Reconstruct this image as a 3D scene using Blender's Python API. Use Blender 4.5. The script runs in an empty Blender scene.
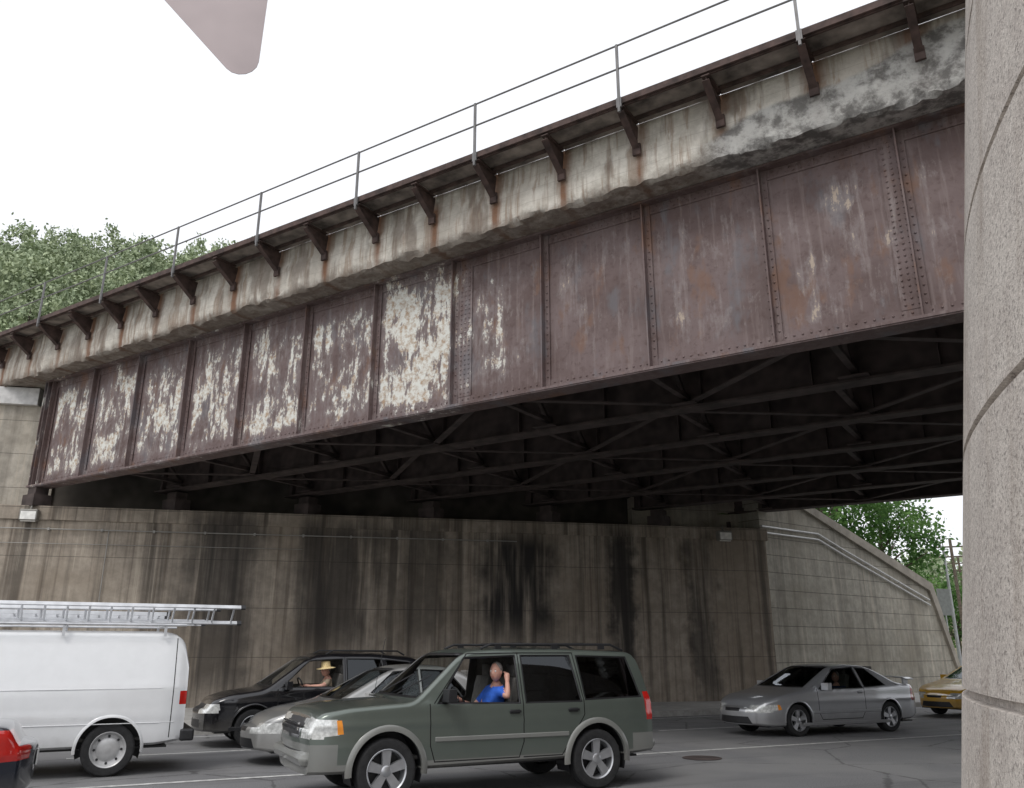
import bpy, bmesh, math, random
import numpy as np
from mathutils import Vector, Matrix
from mathutils import noise as mn
random.seed(4); np.random.seed(4)
R=math.radians
scene=bpy.context.scene
COL=scene.collection
EYE=1.7
# ------------------------------------------------------------ node helpers
class NT:
    def __init__(s,name):
        s.mat=bpy.data.materials.new(name); s.mat.use_nodes=True
        s.nt=s.mat.node_tree; s.n=s.nt.nodes; s.l=s.nt.links
        s.b=s.n['Principled BSDF']; s.out=s.n['Material Output']
        s.tc=s.n.new('ShaderNodeTexCoord')
    def put(s,node,key,v):
        inp=node.inputs[key]
        if isinstance(v,bpy.types.NodeSocket): s.l.new(v,inp)
        else:
            try: inp.default_value=v
            except Exception: inp.default_value=(v[0],v[1],v[2],1) if hasattr(v,'__len__') else (v,v,v,1)
    def m(s,op,a,b=0.0,c=0.0,clamp=False):
        k=s.n.new('ShaderNodeMath'); k.operation=op; k.use_clamp=clamp
        s.put(k,0,a); s.put(k,1,b)
        return k.outputs[0]
    def sep(s,v=None):
        k=s.n.new('ShaderNodeSeparateXYZ'); s.l.new(v or s.tc.outputs['Object'],k.inputs[0]); return k.outputs
    def mapv(s,scale,loc=(0,0,0),src=None):
        k=s.n.new('ShaderNodeMapping'); k.inputs['Scale'].default_value=scale; k.inputs['Location'].default_value=loc
        s.l.new(src or s.tc.outputs['Object'],k.inputs[0]); return k.outputs[0]
    def noise(s,scale,detail=5,rough=.55,vec=None,dist=0.0,cap=4):
        k=s.n.new('ShaderNodeTexNoise'); k.inputs['Scale'].default_value=scale; k.inputs['Detail'].default_value=min(detail,cap)
        k.inputs['Roughness'].default_value=rough; k.inputs['Distortion'].default_value=dist
        s.l.new(vec or s.tc.outputs['Object'],k.inputs['Vector']); return k.outputs[0]
    def ramp(s,v,lo,hi,smooth=True,a=0.0,b=1.0):
        k=s.n.new('ShaderNodeMapRange'); k.interpolation_type='SMOOTHSTEP' if smooth else 'LINEAR'
        s.put(k,0,v); s.put(k,1,lo); s.put(k,2,hi); s.put(k,3,a); s.put(k,4,b); return k.outputs[0]
    def mix(s,f,a,b,mode='MIX'):
        k=s.n.new('ShaderNodeMix'); k.data_type='RGBA'; k.blend_type=mode
        s.put(k,0,f)
        for i,v in((6,a),(7,b)):
            if isinstance(v,bpy.types.NodeSocket): s.l.new(v,k.inputs[i])
            else: k.inputs[i].default_value=(v[0],v[1],v[2],1)
        return k.outputs[2]
    def color(s,v): 
        if isinstance(v,bpy.types.NodeSocket): s.l.new(v,s.b.inputs['Base Color'])
        else: s.b.inputs['Base Color'].default_value=(v[0],v[1],v[2],1)
    def bump(s,h,strength=.4,dist=.02):
        k=s.n.new('ShaderNodeBump'); k.inputs['Strength'].default_value=strength; k.inputs['Distance'].default_value=dist
        s.l.new(h,k.inputs['Height']); s.l.new(k.outputs[0],s.b.inputs['Normal'])
    def set(s,**kw):
        for k,v in kw.items(): s.put(s.b,k.replace('_',' '),v)
        return s
def simple(name,c,rough=.6,metal=0.0,coat=0.0,var=.15,scale=6,det=2):
    t=NT(name); n=t.noise(scale,det)
    f=t.ramp(n,.3,.7,False)
    t.color(t.mix(f,[x*(1-var) for x in c],[min(1,x*(1+var)) for x in c]))
    t.set(Roughness=rough,Metallic=metal); t.b.inputs['Coat Weight'].default_value=coat
    t.b.inputs['Coat Roughness'].default_value=.05
    return t.mat
# ------------------------------------------------------------ materials
def m_wall(name,base=(.30,.265,.225),dark=1.0,line=1.5,lw=.008):
    t=NT(name); x,y,z=t.sep()
    n1=t.noise(.35,4,.6); n2=t.noise(2.5,6,.7,cap=6)
    st=t.noise(1.0,4,.65,t.mapv((1.9,1.9,.06)))
    st2=t.noise(1.0,4,.6,t.mapv((6.5,6.5,.13),(3,1,7)))
    c=t.mix(t.ramp(n2,.3,.75),[b*.76 for b in base],[b*1.22 for b in base])
    c=t.mix(t.m('MULTIPLY',t.ramp(n1,.4,.7),.6),c,(base[0]*.70,base[1]*.66,base[2]*.6))
    c=t.mix(t.m('MULTIPLY',t.ramp(st,.48,.64),.70*dark),c,(.055,.046,.038))
    c=t.mix(t.m('MULTIPLY',t.ramp(st2,.51,.67),.5*dark),c,(.10,.075,.055))
    ef=t.m('MULTIPLY',t.ramp(st2,.46,.34),t.ramp(n1,.58,.44))
    c=t.mix(t.m('MULTIPLY',ef,.65),c,(.52,.455,.37))
    fr=t.m('FRACT',t.m('DIVIDE',t.m('ADD',z,t.m('MULTIPLY',n2,.02)),line))
    ln=t.m('LESS_THAN',fr,lw/line*2)
    c=t.mix(t.m('MULTIPLY',ln,.75),c,(.06,.052,.045))
    t.color(c); t.set(Roughness=.9)
    t.bump(n2,.4,.03)
    return t
def m_abut():
    t=m_wall('abutment_concrete',base=(.36,.31,.255),line=1.45)
    x,y,z=t.sep()
    src=t.b.inputs['Base Color'].links[0].from_socket
    nn=t.noise(.9,4,.6); nv=t.noise(1.0,4,.6,t.mapv((1.8,1.8,.14)))
    xx=t.m('ADD',x,t.m('MULTIPLY',t.m('SUBTRACT',nn,.5),1.6))
    def patch(cx,w,z0,z1,amt):
        d=t.m('ABSOLUTE',t.m('SUBTRACT',xx,cx))
        a=t.ramp(d,w,w*.35)
        b=t.m('MULTIPLY',t.ramp(z,z0-.9,z0+.7),t.ramp(z,z1+.5,z1-.4))
        return t.m('MULTIPLY',t.m('MULTIPLY',a,b),t.m('MULTIPLY',t.ramp(nv,.30,.5),amt))
    for p in((16.0,1.7,2.2,5.3,.97),(6.6,1.7,.4,5.8,.7),(10.2,2.1,1.8,5.6,.75),(19.7,.7,.2,5.5,.85),(12.9,1.2,2.,5.7,.6),(22.6,.7,.3,5.4,.65)):
        src=t.mix(patch(*p),src,(.022,.020,.020))
    t.color(src); return t.mat
def m_fascia():
    t=NT('fascia_concrete'); x,y,z=t.sep()
    n2=t.noise(3,6,.7,cap=6); n1=t.noise(.6,4)
    c=t.mix(t.ramp(n2,.3,.7),(.48,.445,.39),(.70,.66,.595))
    c=t.mix(t.m('MULTIPLY',t.ramp(n1,.45,.62),.5),c,(.36,.32,.275))
    st=t.noise(1,4,.65,t.mapv((5.5,5.5,.35)))
    st3=t.noise(1,4,.6,t.mapv((1.7,1.7,.4),(2,5,1)))
    c=t.mix(t.m('MULTIPLY',t.ramp(st,.48,.63),.62),c,(.25,.165,.11))
    c=t.mix(t.m('MULTIPLY',t.ramp(st3,.51,.64),.62),c,(.15,.11,.085))
    ph=t.m('ABSOLUTE',t.m('SUBTRACT',t.m('FRACT',t.m('DIVIDE',t.m('ADD',x,-17.86+1.625*40+.8125),1.625)),.5))
    ph=t.m('ADD',ph,t.m('MULTIPLY',t.m('SUBTRACT',st,.5),.32))
    wid=t.ramp(z,9.9,11.2,False,.08,.2)
    rs=t.m('MULTIPLY',t.ramp(ph,wid,0.0),t.ramp(n1,.30,.5))
    c=t.mix(t.m('MULTIPLY',rs,.9),c,(.20,.085,.038))
    c=t.mix(t.m('MULTIPLY',t.ramp(t.m('ADD',z,t.m('MULTIPLY',n2,.35)),10.32,10.02),.72),c,(.13,.10,.08))
    ln=t.m('LESS_THAN',t.m('FRACT',t.m('DIVIDE',z,.31)),.035)
    c=t.mix(t.m('MULTIPLY',ln,.3),c,(.2,.17,.14))
    lim=t.ramp(x,22.3,26.0,False,10.25,10.95)
    sp=t.m('MULTIPLY',t.ramp(x,22.0,22.8),t.ramp(t.m('SUBTRACT',t.m('ADD',z,t.m('MULTIPLY',t.m('SUBTRACT',n1,.5),.8)),lim),.06,-.06))
    g=t.mix(t.ramp(n2,.38,.62),(.13,.125,.12),(.46,.45,.43))
    c=t.mix(t.m('MULTIPLY',sp,.92),c,g)
    t.color(c); t.set(Roughness=.92); t.bump(n2,.8,.06); return t.mat
def m_girder():
    t=NT('weathered_girder_paint'); x,y,z=t.sep()
    n1=t.noise(.8,4,.6); n2=t.noise(7,5,.7,cap=5); nv=t.noise(1,5,.65,t.mapv((8,8,.55)))
    c=t.mix(t.ramp(n1,.35,.65),(.110,.072,.067),(.165,.120,.117))
    c=t.mix(t.m('MULTIPLY',t.ramp(n2,.48,.7),.55),c,(.070,.036,.028))
    c=t.mix(t.m('MULTIPLY',t.ramp(nv,.5,.7),.5),c,(.24,.19,.18))
    nb=t.noise(1.0,5,.65,t.mapv((1.3,1,.6),(7,7,7)))
    c=t.mix(t.m('MULTIPLY',t.ramp(nb,.53,.66),.6),c,(.14,.14,.155))
    c=t.mix(t.m('MULTIPLY',t.ramp(nb,.44,.34),.55),c,(.19,.095,.055))
    p=t.m('FRACT',t.m('DIVIDE',t.m('SUBTRACT',x,.41),2.27))
    edge=t.m('MULTIPLY',t.ramp(p,.04,.13),t.ramp(p,.99,.9))
    hh=t.m('MULTIPLY',t.ramp(z,6.66,6.95),t.ramp(z,9.75,9.1))
    a1=t.ramp(x,18.6,16.1,True,.0,.082)
    a2=t.ramp(t.m('ABSOLUTE',t.m('SUBTRACT',x,15.2)),1.3,.9,True,0,.045)
    cut=t.m('SUBTRACT',.592,t.m('ADD',a1,a2))
    fl=t.m('ADD',t.m('MULTIPLY',t.noise(1,9,.75,t.mapv((1.7,2,.8),(5,2,1)),.2,cap=8),.78),t.m('MULTIPLY',nv,.22))
    fl=t.m('MULTIPLY',fl,t.m('ADD',.86,t.m('MULTIPLY',t.m('MULTIPLY',edge,hh),.15)))
    chalk=t.m('MULTIPLY',t.ramp(fl,t.m('SUBTRACT',cut,.08),cut),.45)
    c=t.mix(chalk,c,(.27,.235,.23))
    f=t.ramp(fl,cut,t.m('ADD',cut,.03))
    wc=t.mix(t.ramp(n2,.35,.58),(.40,.28,.18),(.74,.74,.69))
    wc=t.mix(t.ramp(x,17.2,18.4),wc,(.42,.34,.27))
    c=t.mix(t.m('MULTIPLY',f,.9),c,wc)
    t.color(c); t.set(Roughness=.7); return t.mat
def m_asphalt():
    t=NT('asphalt'); x,y,z=t.sep()
    n=t.noise(60,2,.7); n1=t.noise(.5,4,.6); lane=t.noise(1,4,.6,t.mapv((.12,1.3,1)))
    c=t.mix(t.ramp(n,.35,.65),(.13,.13,.135),(.23,.23,.235))
    c=t.mix(t.m('MULTIPLY',t.ramp(n1,.42,.62),.55),c,(.25,.248,.245))
    c=t.mix(t.m('MULTIPLY',t.ramp(lane,.5,.68),.5),c,(.09,.09,.092))
    v=t.n.new('ShaderNodeTexVoronoi'); v.feature='DISTANCE_TO_EDGE'; v.inputs['Scale'].default_value=.35
    t.l.new(t.mapv((1,1,1)),v.inputs[0])
    d=t.m('ADD',v.outputs[0],t.m('MULTIPLY',t.m('SUBTRACT',t.noise(3,4,.7),.5),.06))
    c=t.mix(t.m('MULTIPLY',t.ramp(d,.010,.002),.6),c,(.04,.04,.04))
    t.color(c); t.set(Roughness=.75); t.bump(n,.3,.006); return t.mat
def m_conc(name,a,b,scale=4,bump=.3,speck=0):
    t=NT(name); n=t.noise(scale,4,.65); n1=t.noise(.7,3)
    c=t.mix(t.ramp(n,.3,.7),a,b)
    c=t.mix(t.m('MULTIPLY',t.ramp(n1,.42,.66),.35),c,[q*.7 for q in a])
    if speck:
        s=t.noise(speck,2,.8); c=t.mix(t.m('MULTIPLY',t.ramp(s,.54,.64),.75),c,[q*.4 for q in a])
        c=t.mix(t.m('MULTIPLY',t.ramp(s,.44,.34),.5),c,[min(1,q*1.35) for q in b])
        st=t.noise(1,4,.6,t.mapv((3,3,.2))); c=t.mix(t.m('MULTIPLY',t.ramp(st,.5,.66),.45),c,[a[0]*.62,a[1]*.56,a[2]*.5])
        t.color(c); t.set(Roughness=.9); t.bump(s,bump,.012); return t.mat
    t.color(c); t.set(Roughness=.9); t.bump(n,bump,.012); return t.mat
def m_paint(name,c,metal=.35,rough=.35):
    t=NT(name); x,y,z=t.sep()
    n=t.noise(5,3,.6)
    dirt=t.m('MULTIPLY',t.ramp(t.m('ADD',z,t.m('MULTIPLY',n,.3)),.75,.42),.45)
    col=t.mix(t.m('MULTIPLY',t.ramp(n,.3,.7),.25),c,[q*.85 for q in c])
    t.color(t.mix(dirt,col,(.16,.15,.135)))
    t.set(Roughness=t.m('ADD',rough,t.m('MULTIPLY',dirt,.5)),Metallic=metal)
    t.b.inputs['Coat Weight'].default_value=.9; t.b.inputs['Coat Roughness'].default_value=.04
    return t.mat
def m_glass(name,tint,refl=.06):
    t=NT(name); nt=t.n
    tr=nt.new('ShaderNodeBsdfTransparent'); tr.inputs[0].default_value=(*tint,1)
    gl=nt.new('ShaderNodeBsdfGlossy'); gl.inputs['Roughness'].default_value=.02; gl.inputs[0].default_value=(.9,.95,1,1)
    fr=nt.new('ShaderNodeFresnel'); fr.inputs[0].default_value=1.5
    f=t.m('ADD',fr.outputs[0],refl*.3,clamp=True)
    mx=nt.new('ShaderNodeMixShader'); t.l.new(f,mx.inputs[0]); t.l.new(tr.outputs[0],mx.inputs[1]); t.l.new(gl.outputs[0],mx.inputs[2])
    t.l.new(mx.outputs[0],t.out.inputs[0]); return t.mat
def m_leaf(name,a,b,c3,tr=True):
    t=NT(name)
    n=t.noise(.5,2); n2=t.noise(3,1)
    c=t.mix(t.ramp(n,.35,.65),a,b); c=t.mix(t.m('MULTIPLY',t.ramp(n2,.5,.7),.6),c,c3)
    t.color(c); t.set(Roughness=.8); t.b.inputs['Specular IOR Level'].default_value=.2
    if tr:
        tl=t.n.new('ShaderNodeBsdfTranslucent'); t.l.new(c,tl.inputs[0])
        mx=t.n.new('ShaderNodeMixShader'); mx.inputs[0].default_value=.35
        t.l.new(t.b.outputs[0],mx.inputs[1]); t.l.new(tl.outputs[0],mx.inputs[2]); t.l.new(mx.outputs[0],t.out.inputs[0])
    return t.mat
M={}
M['abut']=m_abut(); M['wing']=m_wall('wing_wall_concrete',base=(.35,.33,.28),dark=.4,line=.62,lw=.012).mat
M['back']=m_wall('backwall_concrete',base=(.46,.42,.36),dark=.35,line=1.1).mat
M['backshade']=simple('shaded_backwall',(.085,.075,.065),.95,var=.5,scale=1.2)  # shade under the deck painted into the backwall colour
M['coping']=m_conc('coping_concrete',(.26,.235,.2),(.36,.33,.28),3)
M['fascia']=m_fascia(); M['girder']=m_girder()
M['steel']=simple('dark_rusted_steel',(.06,.045,.042),.8,var=.4,scale=3,det=1)
M['steel2']=simple('rusted_bracket_steel',(.07,.044,.038),.8,var=.5,scale=5)
M['under']=simple('walkway_plate',(.22,.19,.165),.85,var=.7,scale=2.2,det=4)
M['rail']=simple('galvanised_rail',(.17,.165,.165),.5,.3)
M['asphalt']=m_asphalt()
M['side']=m_conc('sidewalk_concrete',(.36,.35,.33),(.46,.45,.43),3)
M['kerb']=m_conc('kerb_stone',(.30,.29,.27),(.42,.41,.39),5)
M['line']=m_conc('road_paint',(.40,.40,.39),(.72,.72,.70),8)
M['column']=m_conc('exposed_aggregate_concrete',(.42,.375,.34),(.53,.485,.44),6,.6,55)
M['ground']=simple('ground_soil_grass',(.10,.13,.06),.95,var=.4,scale=.3)
M['grass']=simple('grass_bank',(.12,.19,.06),.95,var=.4,scale=1.5)
M['leafhill']=m_leaf('hazed_hill_foliage',(.30,.36,.23),(.44,.50,.32),(.22,.28,.18),False)  # distance haze put into the leaf colour as a paler green
M['leaf']=m_leaf('tree_foliage',(.06,.14,.035),(.15,.27,.08),(.035,.08,.02))
M['bark']=simple('bark',(.10,.08,.06),.9,var=.4,scale=8)
M['conduit']=simple('conduit_pipe',(.55,.55,.54),.4,.3)
M['black']=simple('black_plastic',(.018,.018,.02),.45,var=.2)
M['trim']=simple('black_rubber_trim',(.012,.012,.013),.35,var=.1)
M['seam']=simple('panel_gap',(.006,.006,.006),.8,var=.1)
M['inner']=simple('cabin_lining',(.10,.096,.09),.9,var=.2)
M['seat']=simple('seat_fabric',(.14,.135,.125),.9,var=.2,scale=20)
M['tyre']=simple('tyre_rubber',(.022,.022,.023),.85,var=.3,scale=20)
M['alloy']=simple('alloy_wheel',(.55,.56,.58),.32,.8,var=.12)
M['steelwheel']=simple('painted_steel_wheel',(.5,.5,.5),.4,.4)
M['chrome']=simple('chrome',(.7,.71,.73),.12,1.0,var=.03)
M['headlamp']=simple('headlamp_lens',(.75,.76,.74),.08,.3,1.0,var=.25,scale=25)
M['amber']=simple('amber_lens',(.85,.30,.03),.2,0,1.0)
M['tail']=simple('red_tail_lens',(.55,.02,.015),.15,0,1.0)
M['plate']=simple('licence_plate',(.7,.7,.68),.5)
M['glass']=m_glass('car_glass',(.80,.85,.83)); M['tint']=m_glass('privacy_glass',(.07,.075,.08))
M['signback']=simple('sign_back_metal',(.33,.28,.285),.5,.3,var=.08,scale=3)
M['signpost']=simple('galvanised_post',(.33,.34,.34),.5,.5)
M['lamp']=simple('lamp_housing',(.24,.23,.21),.5,.3); M['lens']=simple('lamp_lens',(.85,.84,.80),.2)
M['alu']=simple('ladder_aluminium',(.62,.63,.65),.4,.5)
M['skin']=simple('skin',(.62,.34,.26),.55,var=.1,scale=20)
M['blue']=simple('blue_shirt',(.03,.13,.60),.85,var=.2,scale=15)
M['tan']=simple('tan_shirt',(.35,.28,.2),.85,var=.2)
M['jeans']=simple('jeans',(.04,.06,.12),.9); M['hair']=simple('grey_hair',(.28,.26,.24),.8,var=.3,scale=60)
M['straw']=simple('straw_hat',(.78,.62,.33),.85,var=.25,scale=60)
M['eye']=simple('eye_white',(.8,.8,.78),.3); M['lip']=simple('lips',(.45,.14,.11),.5)
# ------------------------------------------------------------ mesh helpers
def empty(name,loc=(0,0,0),rz=0.0,parent=None):
    o=bpy.data.objects.new(name,None); COL.objects.link(o); o.location=loc; o.rotation_euler=(0,0,rz)
    o.empty_display_size=.2
    if parent: o.parent=parent
    return o
class MB:
    def __init__(s): s.v=[]; s.f=[]; s.mi=[]
    def add(s,v,f,m=0):
        o=len(s.v); s.v+=[tuple(q) for q in v]; s.f+=[tuple(o+i for i in q) for q in f]; s.mi+=[m]*len(f)
    def box(s,c,d,m=0,M3=None):
        x,y,z=[q/2 for q in d]
        v=[Vector((a*x,b*y,e*z)) for a in(-1,1) for b in(-1,1) for e in(-1,1)]
        if M3 is not None: v=[M3@q for q in v]
        v=[q+Vector(c) for q in v]
        s.add(v,[(0,1,3,2),(4,6,7,5),(0,4,5,1),(2,3,7,6),(0,2,6,4),(1,5,7,3)],m)
    def b6(s,x0,x1,y0,y1,z0,z1,m=0): s.box(((x0+x1)/2,(y0+y1)/2,(z0+z1)/2),(abs(x1-x0),abs(y1-y0),abs(z1-z0)),m)
    def bar(s,p,q,w,h,m=0):
        p=Vector(p); q=Vector(q); d=q-p; L=d.length
        if L<1e-5: return
        z=d.normalized(); up=Vector((0,0,1)) if abs(z.z)<.95 else Vector((1,0,0))
        x=up.cross(z).normalized(); y=z.cross(x)
        M3=Matrix((x,y,z)).transposed(); s.box((p+q)/2,(w,h,L),m,M3)
    def tube(s,pts,r,n=8,m=0,cap=True):
        pts=[Vector(p) for p in pts]; rs=r if hasattr(r,'__len__') else [r]*len(pts)
        V=[];F=[]
        for i,p in enumerate(pts):
            d=(pts[min(i+1,len(pts)-1)]-pts[max(i-1,0)]).normalized()
            up=Vector((0,0,1)) if abs(d.z)<.9 else Vector((1,0,0))
            x=up.cross(d).normalized(); y=d.cross(x)
            for k in range(n):
                a=2*math.pi*k/n; V.append(p+(x*math.cos(a)+y*math.sin(a))*rs[i])
        for i in range(len(pts)-1):
            for k in range(n): F.append((i*n+k,i*n+(k+1)%n,(i+1)*n+(k+1)%n,(i+1)*n+k))
        if cap: F.append(tuple(range(n))[::-1]); F.append(tuple((len(pts)-1)*n+k for k in range(n)))
        s.add(V,F,m)
    def lathe(s,prof,n=32,m=0,c=(0,0,0),axis='y'):
        V=[];F=[];k=len(prof)
        for i in range(n):
            a=2*math.pi*i/n
            for r,t in prof:
                if axis=='y': V.append((c[0]+r*math.cos(a),c[1]+t,c[2]+r*math.sin(a)))
                else: V.append((c[0]+r*math.cos(a),c[1]+r*math.sin(a),c[2]+t))
        for i in range(n):
            j=(i+1)%n
            for q in range(k-1): F.append((i*k+q,i*k+q+1,j*k+q+1,j*k+q))
        s.add(V,F,m)
    def prism(s,poly,y0,y1,m=0):
        n=len(poly); V=[(p[0],y0,p[1]) for p in poly]+[(p[0],y1,p[1]) for p in poly]
        F=[tuple(range(n)),tuple(range(2*n-1,n-1,-1))]+[(i,i+n,(i+1)%n+n,(i+1)%n) for i in range(n)]
        s.add(V,F,m)
    def prismz(s,poly,z0,z1,m=0):
        n=len(poly); V=[(p[0],p[1],z0) for p in poly]+[(p[0],p[1],z1) for p in poly]
        F=[tuple(range(n)),tuple(range(2*n-1,n-1,-1))]+[(i,i+n,(i+1)%n+n,(i+1)%n) for i in range(n)]
        s.add(V,F,m)
    def obj(s,name,mats,parent=None,smooth=False,bevel=0,loc=None,rz=None,ang=40,fix=True):
        me=bpy.data.meshes.new(name); me.from_pydata(s.v,[],s.f)
        for m in (mats if isinstance(mats,(list,tuple)) else [mats]): me.materials.append(m)
        me.polygons.foreach_set('material_index',s.mi)
        if fix:
            bm=bmesh.new(); bm.from_mesh(me); bmesh.ops.recalc_face_normals(bm,faces=bm.faces); bm.to_mesh(me); bm.free()
        if smooth:
            me.polygons.foreach_set('use_smooth',[True]*len(me.polygons)); me.set_sharp_from_angle(angle=R(ang))
        o=bpy.data.objects.new(name,me); COL.objects.link(o)
        if parent: o.parent=parent
        if loc: o.location=loc
        if rz is not None: o.rotation_euler=(0,0,rz)
        if bevel:
            b=o.modifiers.new('b','BEVEL'); b.width=bevel; b.segments=2; b.limit_method='ANGLE'
        me.update(); return o
# ------------------------------------------------------------ frames
RA=R(26); rv=Vector((math.cos(RA),math.sin(RA),0)); nv=Vector((-math.sin(RA),math.cos(RA),0))
def road(a,b,z=0): return rv*a+nv*b+Vector((0,0,z))
# ------------------------------------------------------------ ground, road
def sheet(name,x0,x1,y0,y1,z,mat,rz=RA):
    mb=MB()
    mb.add([(x0,y0,z),(x1,y0,z),(x1,y1,z),(x0,y1,z)],[(0,1,2,3)])
    return mb.obj(name,mat,rz=rz,fix=False)
sheet('ground',-1500,1500,-1500,1500,-.02,M['ground'],0)
sheet('road',-120,150,5.6,20.5,0.0,M['asphalt'])
mb=MB(); mb.b6(-120,150,20.68,38,-.3,.13); mb.obj('pavement',M['side'],rz=RA)
mb=MB(); mb.b6(-120,150,-14,5.42,-.3,.13); mb.obj('pavement.001',M['side'],rz=RA)
for nm,b0,b1 in(('kerb',20.5,20.675),('kerb.001',5.425,5.6)):
    mb=MB()
    for k in range(-60,75): mb.b6(k*2+.008,k*2+1.992,b0,b1,-.2,.145)
    mb.obj(nm,M['kerb'],rz=RA,bevel=.015)
mb=MB()
def ln(a0,a1,b,w=.12):
    mb.add([(a0,b-w/2,.004),(a1,b-w/2,.004),(a1,b+w/2,.004),(a0,b+w/2,.004)],[(0,1,2,3)])
ln(-40,120,13.35,.12); ln(-40,120,20.05,.1)
for k in range(-10,20): ln(k*6,k*6+3,17.0,.11)
mb.obj('road_markings',M['line'],rz=RA,fix=False)
mb=MB(); mb.lathe([(0,.005),(.33,.005),(.33,.009),(.30,.009),(.30,.006),(0,.006)],28,0,axis='z'); mb.obj('manhole_cover',M['steel'],loc=road(9.6,12.4))
# ------------------------------------------------------------ bridge (local: x along girder, y inward, z up)
BA=math.atan2(-.545,.839)
DZ=.1
bridge=empty('railway_bridge',(-14.9,25.9,DZ),BA)
S0=.41; SP=2.27; GE=36
zb,zt=6.5,9.85
mb=MB()
mb.b6(.02,GE,0,.02,zb,zt)
mb.b6(0,GE,-.24,.26,zb-.05,zb); mb.b6(.1,GE-.1,-.22,.24,zb-.075,zb-.0502)
mb.b6(0,GE,-.20,.22,zt,zt+.045)
mb.b6(0,GE,-.022,-.0005,zb+.002,zb+.2); mb.b6(0,GE,-.022,-.0005,zt-.2,zt-.002)
riv=[]
stf=[S0+SP*k for k in range(0,16)]
for i,s in enumerate(stf):
    mb.b6(s-.014,s+.014,-.17,-.0235,zb+.003,zt-.003)
    mb.b6(s+.0142,s+.12,-.037,-.0225,zb+.003,zt-.003)
for s in(.04,.2): mb.b6(s-.012,s+.012,-.2,-.0235,zb+.003,zt-.003)
for s in(S0+SP*7+.1202,S0+SP*11-.3):
    mb.b6(s,s+.34,-.03,-.0008,zb+.2005,zt-.2005)
    for c in(.07,.17,.27):
        for z in np.arange(zb+.28,zt-.22,.105): riv.append((s+c,-.03,z))
for s in stf:
    for z in np.arange(zb+.26,zt-.22,.15): riv.append((s+.07,-.037,z))
    for z in np.arange(zb+.26,zt-.22,.15): riv.append((s-.06,-.0005,z))
for x in np.arange(.1,GE,.14):
    riv.append((x,-.022,zb+.06)); riv.append((x+.07,-.022,zb+.14)); riv.append((x,-.022,zt-.06)); riv.append((x+.07,-.022,zt-.14))
mb.obj('fascia_girder',M['girder'],bridge)
rb=MB()
for (x,y,z) in riv:
    if x>27.5: continue
    V=[];r=.023
    for (rr,d) in((r,0),(r*.75,.013)):
        for k in range(6): a=k*math.pi/3; V.append((x+rr*math.cos(a),y-d,z+rr*math.sin(a)))
    V.append((x,y-.019,z))
    F=[(k,(k+1)%6,6+(k+1)%6,6+k) for k in range(6)]+[(6+k,6+(k+1)%6,12) for k in range(6)]
    rb.add(V,F)
rb.obj('rivets',M['girder'],bridge,smooth=True,ang=80,fix=False)
mb=MB(); ys=[2.87*k for k in range(0,7)]
for k,y in enumerate(ys[1:],1):
    s0=y-.6; s1=s0+34; lo=zb+.05; 
    if k==6: s0-=1.4
    mb.b6(s0,s1,y-.012,y+.012,lo,zt-.02); mb.b6(s0,s1,y-.22,y+.22,lo-.05,lo-.001); mb.b6(s0,s1,y-.03,y+.03,lo+.0,lo+.16)
    for s in np.arange(s0+.3,s1,SP): mb.b6(s-.012,s+.012,y-.16,y+.16,lo+.003,zt-.03)
for k in range(6):
    y0,y1=ys[k],ys[k+1]; s=y1+.5; flip=0
    while s<y0+33:
        mb.bar((s,y0+.05,zb+.25),(s,y1-.05,zb+.25),.13,.1); mb.bar((s,y0+.05,zt-.3),(s,y1-.05,zt-.3),.12,.1)
        mb.bar((s+.06,y0+.05,zb+.3),(s+.06,y1-.05,zt-.4),.09,.09); mb.bar((s-.06,y1-.05,zb+.3),(s-.06,y0+.05,zt-.4),.09,.09)
        if flip%2==0: mb.bar((s,y0+.1,zb+.1),(s+SP*1.5,y1-.1,zb+.1),.16,.03)
        else: mb.bar((s,y1-.1,zb+.1),(s+SP*1.5,y0+.1,zb+.1),.16,.03)
        mb.b6(s-.28,s+.28,y0+.02,y0+.4,zb+.06,zb+.08); mb.b6(s-.28,s+.28,y1-.4,y1-.02,zb+.06,zb+.08)
        s+=SP*1.5; flip+=1
for k,y in enumerate(ys):
    s=(y+.3) if k<6 else y-1.2
    mb.b6(s-.3,s+.35,y-.28,y+.28,5.84,6.2); mb.b6(s-.2,s+.25,y-.2,y+.2,6.2,zb-.08)
mb.obj('floor_framing',M['steel'],bridge)
mb=MB(); mb.prismz([(-26,-.05),(60,-.05),(60,17.7),(-26,17.7)],9.9,11.05); mb.b6(-26,60,17.7,18.2,9.95,11.4)
mb.obj('deck_slab',M['coping'],bridge)
P=[(-.06,9.9),(-.40,9.9),(-.70,9.88),(-.78,9.92),(-.82,10.0),(-.83,10.15),(-.83,10.32),(-.82,10.47),(-.79,10.60),(-.75,10.8),(-.74,11.0),(-.74,11.2),(-.3,11.25),(-.06,11.25)]
ss=np.arange(-26,40,.10); V=[];F=[]
for i,s in enumerate(ss):
    for j,(y,z) in enumerate(P):
        amt=[0,.03,.07,.06,.035,.015,.009,.007,.006,.006,.005,.003,0,0][j]
        sp=max(0,min(1,(s-22.2)/2.5))*([0,.2,.8,1,1,.9,.7,.45,.2,0,0,0,0,0][j])
        n1=mn.fractal(Vector((s*2.2,j*.7,3)),.8,2.1,6); n2=mn.fractal(Vector((s*2.2,j*.7,9)),.8,2.1,6)
        tri=abs(((s-17.86)/1.625)%1-.5)*2
        fac=(.06*tri if 4<=j<=7 else 0)
        V.append((s,y+n1*amt*1.2+sp*(.05+.06*n1)+fac,z+n2*amt+sp*.035*n2))
k=len(P)
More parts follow.
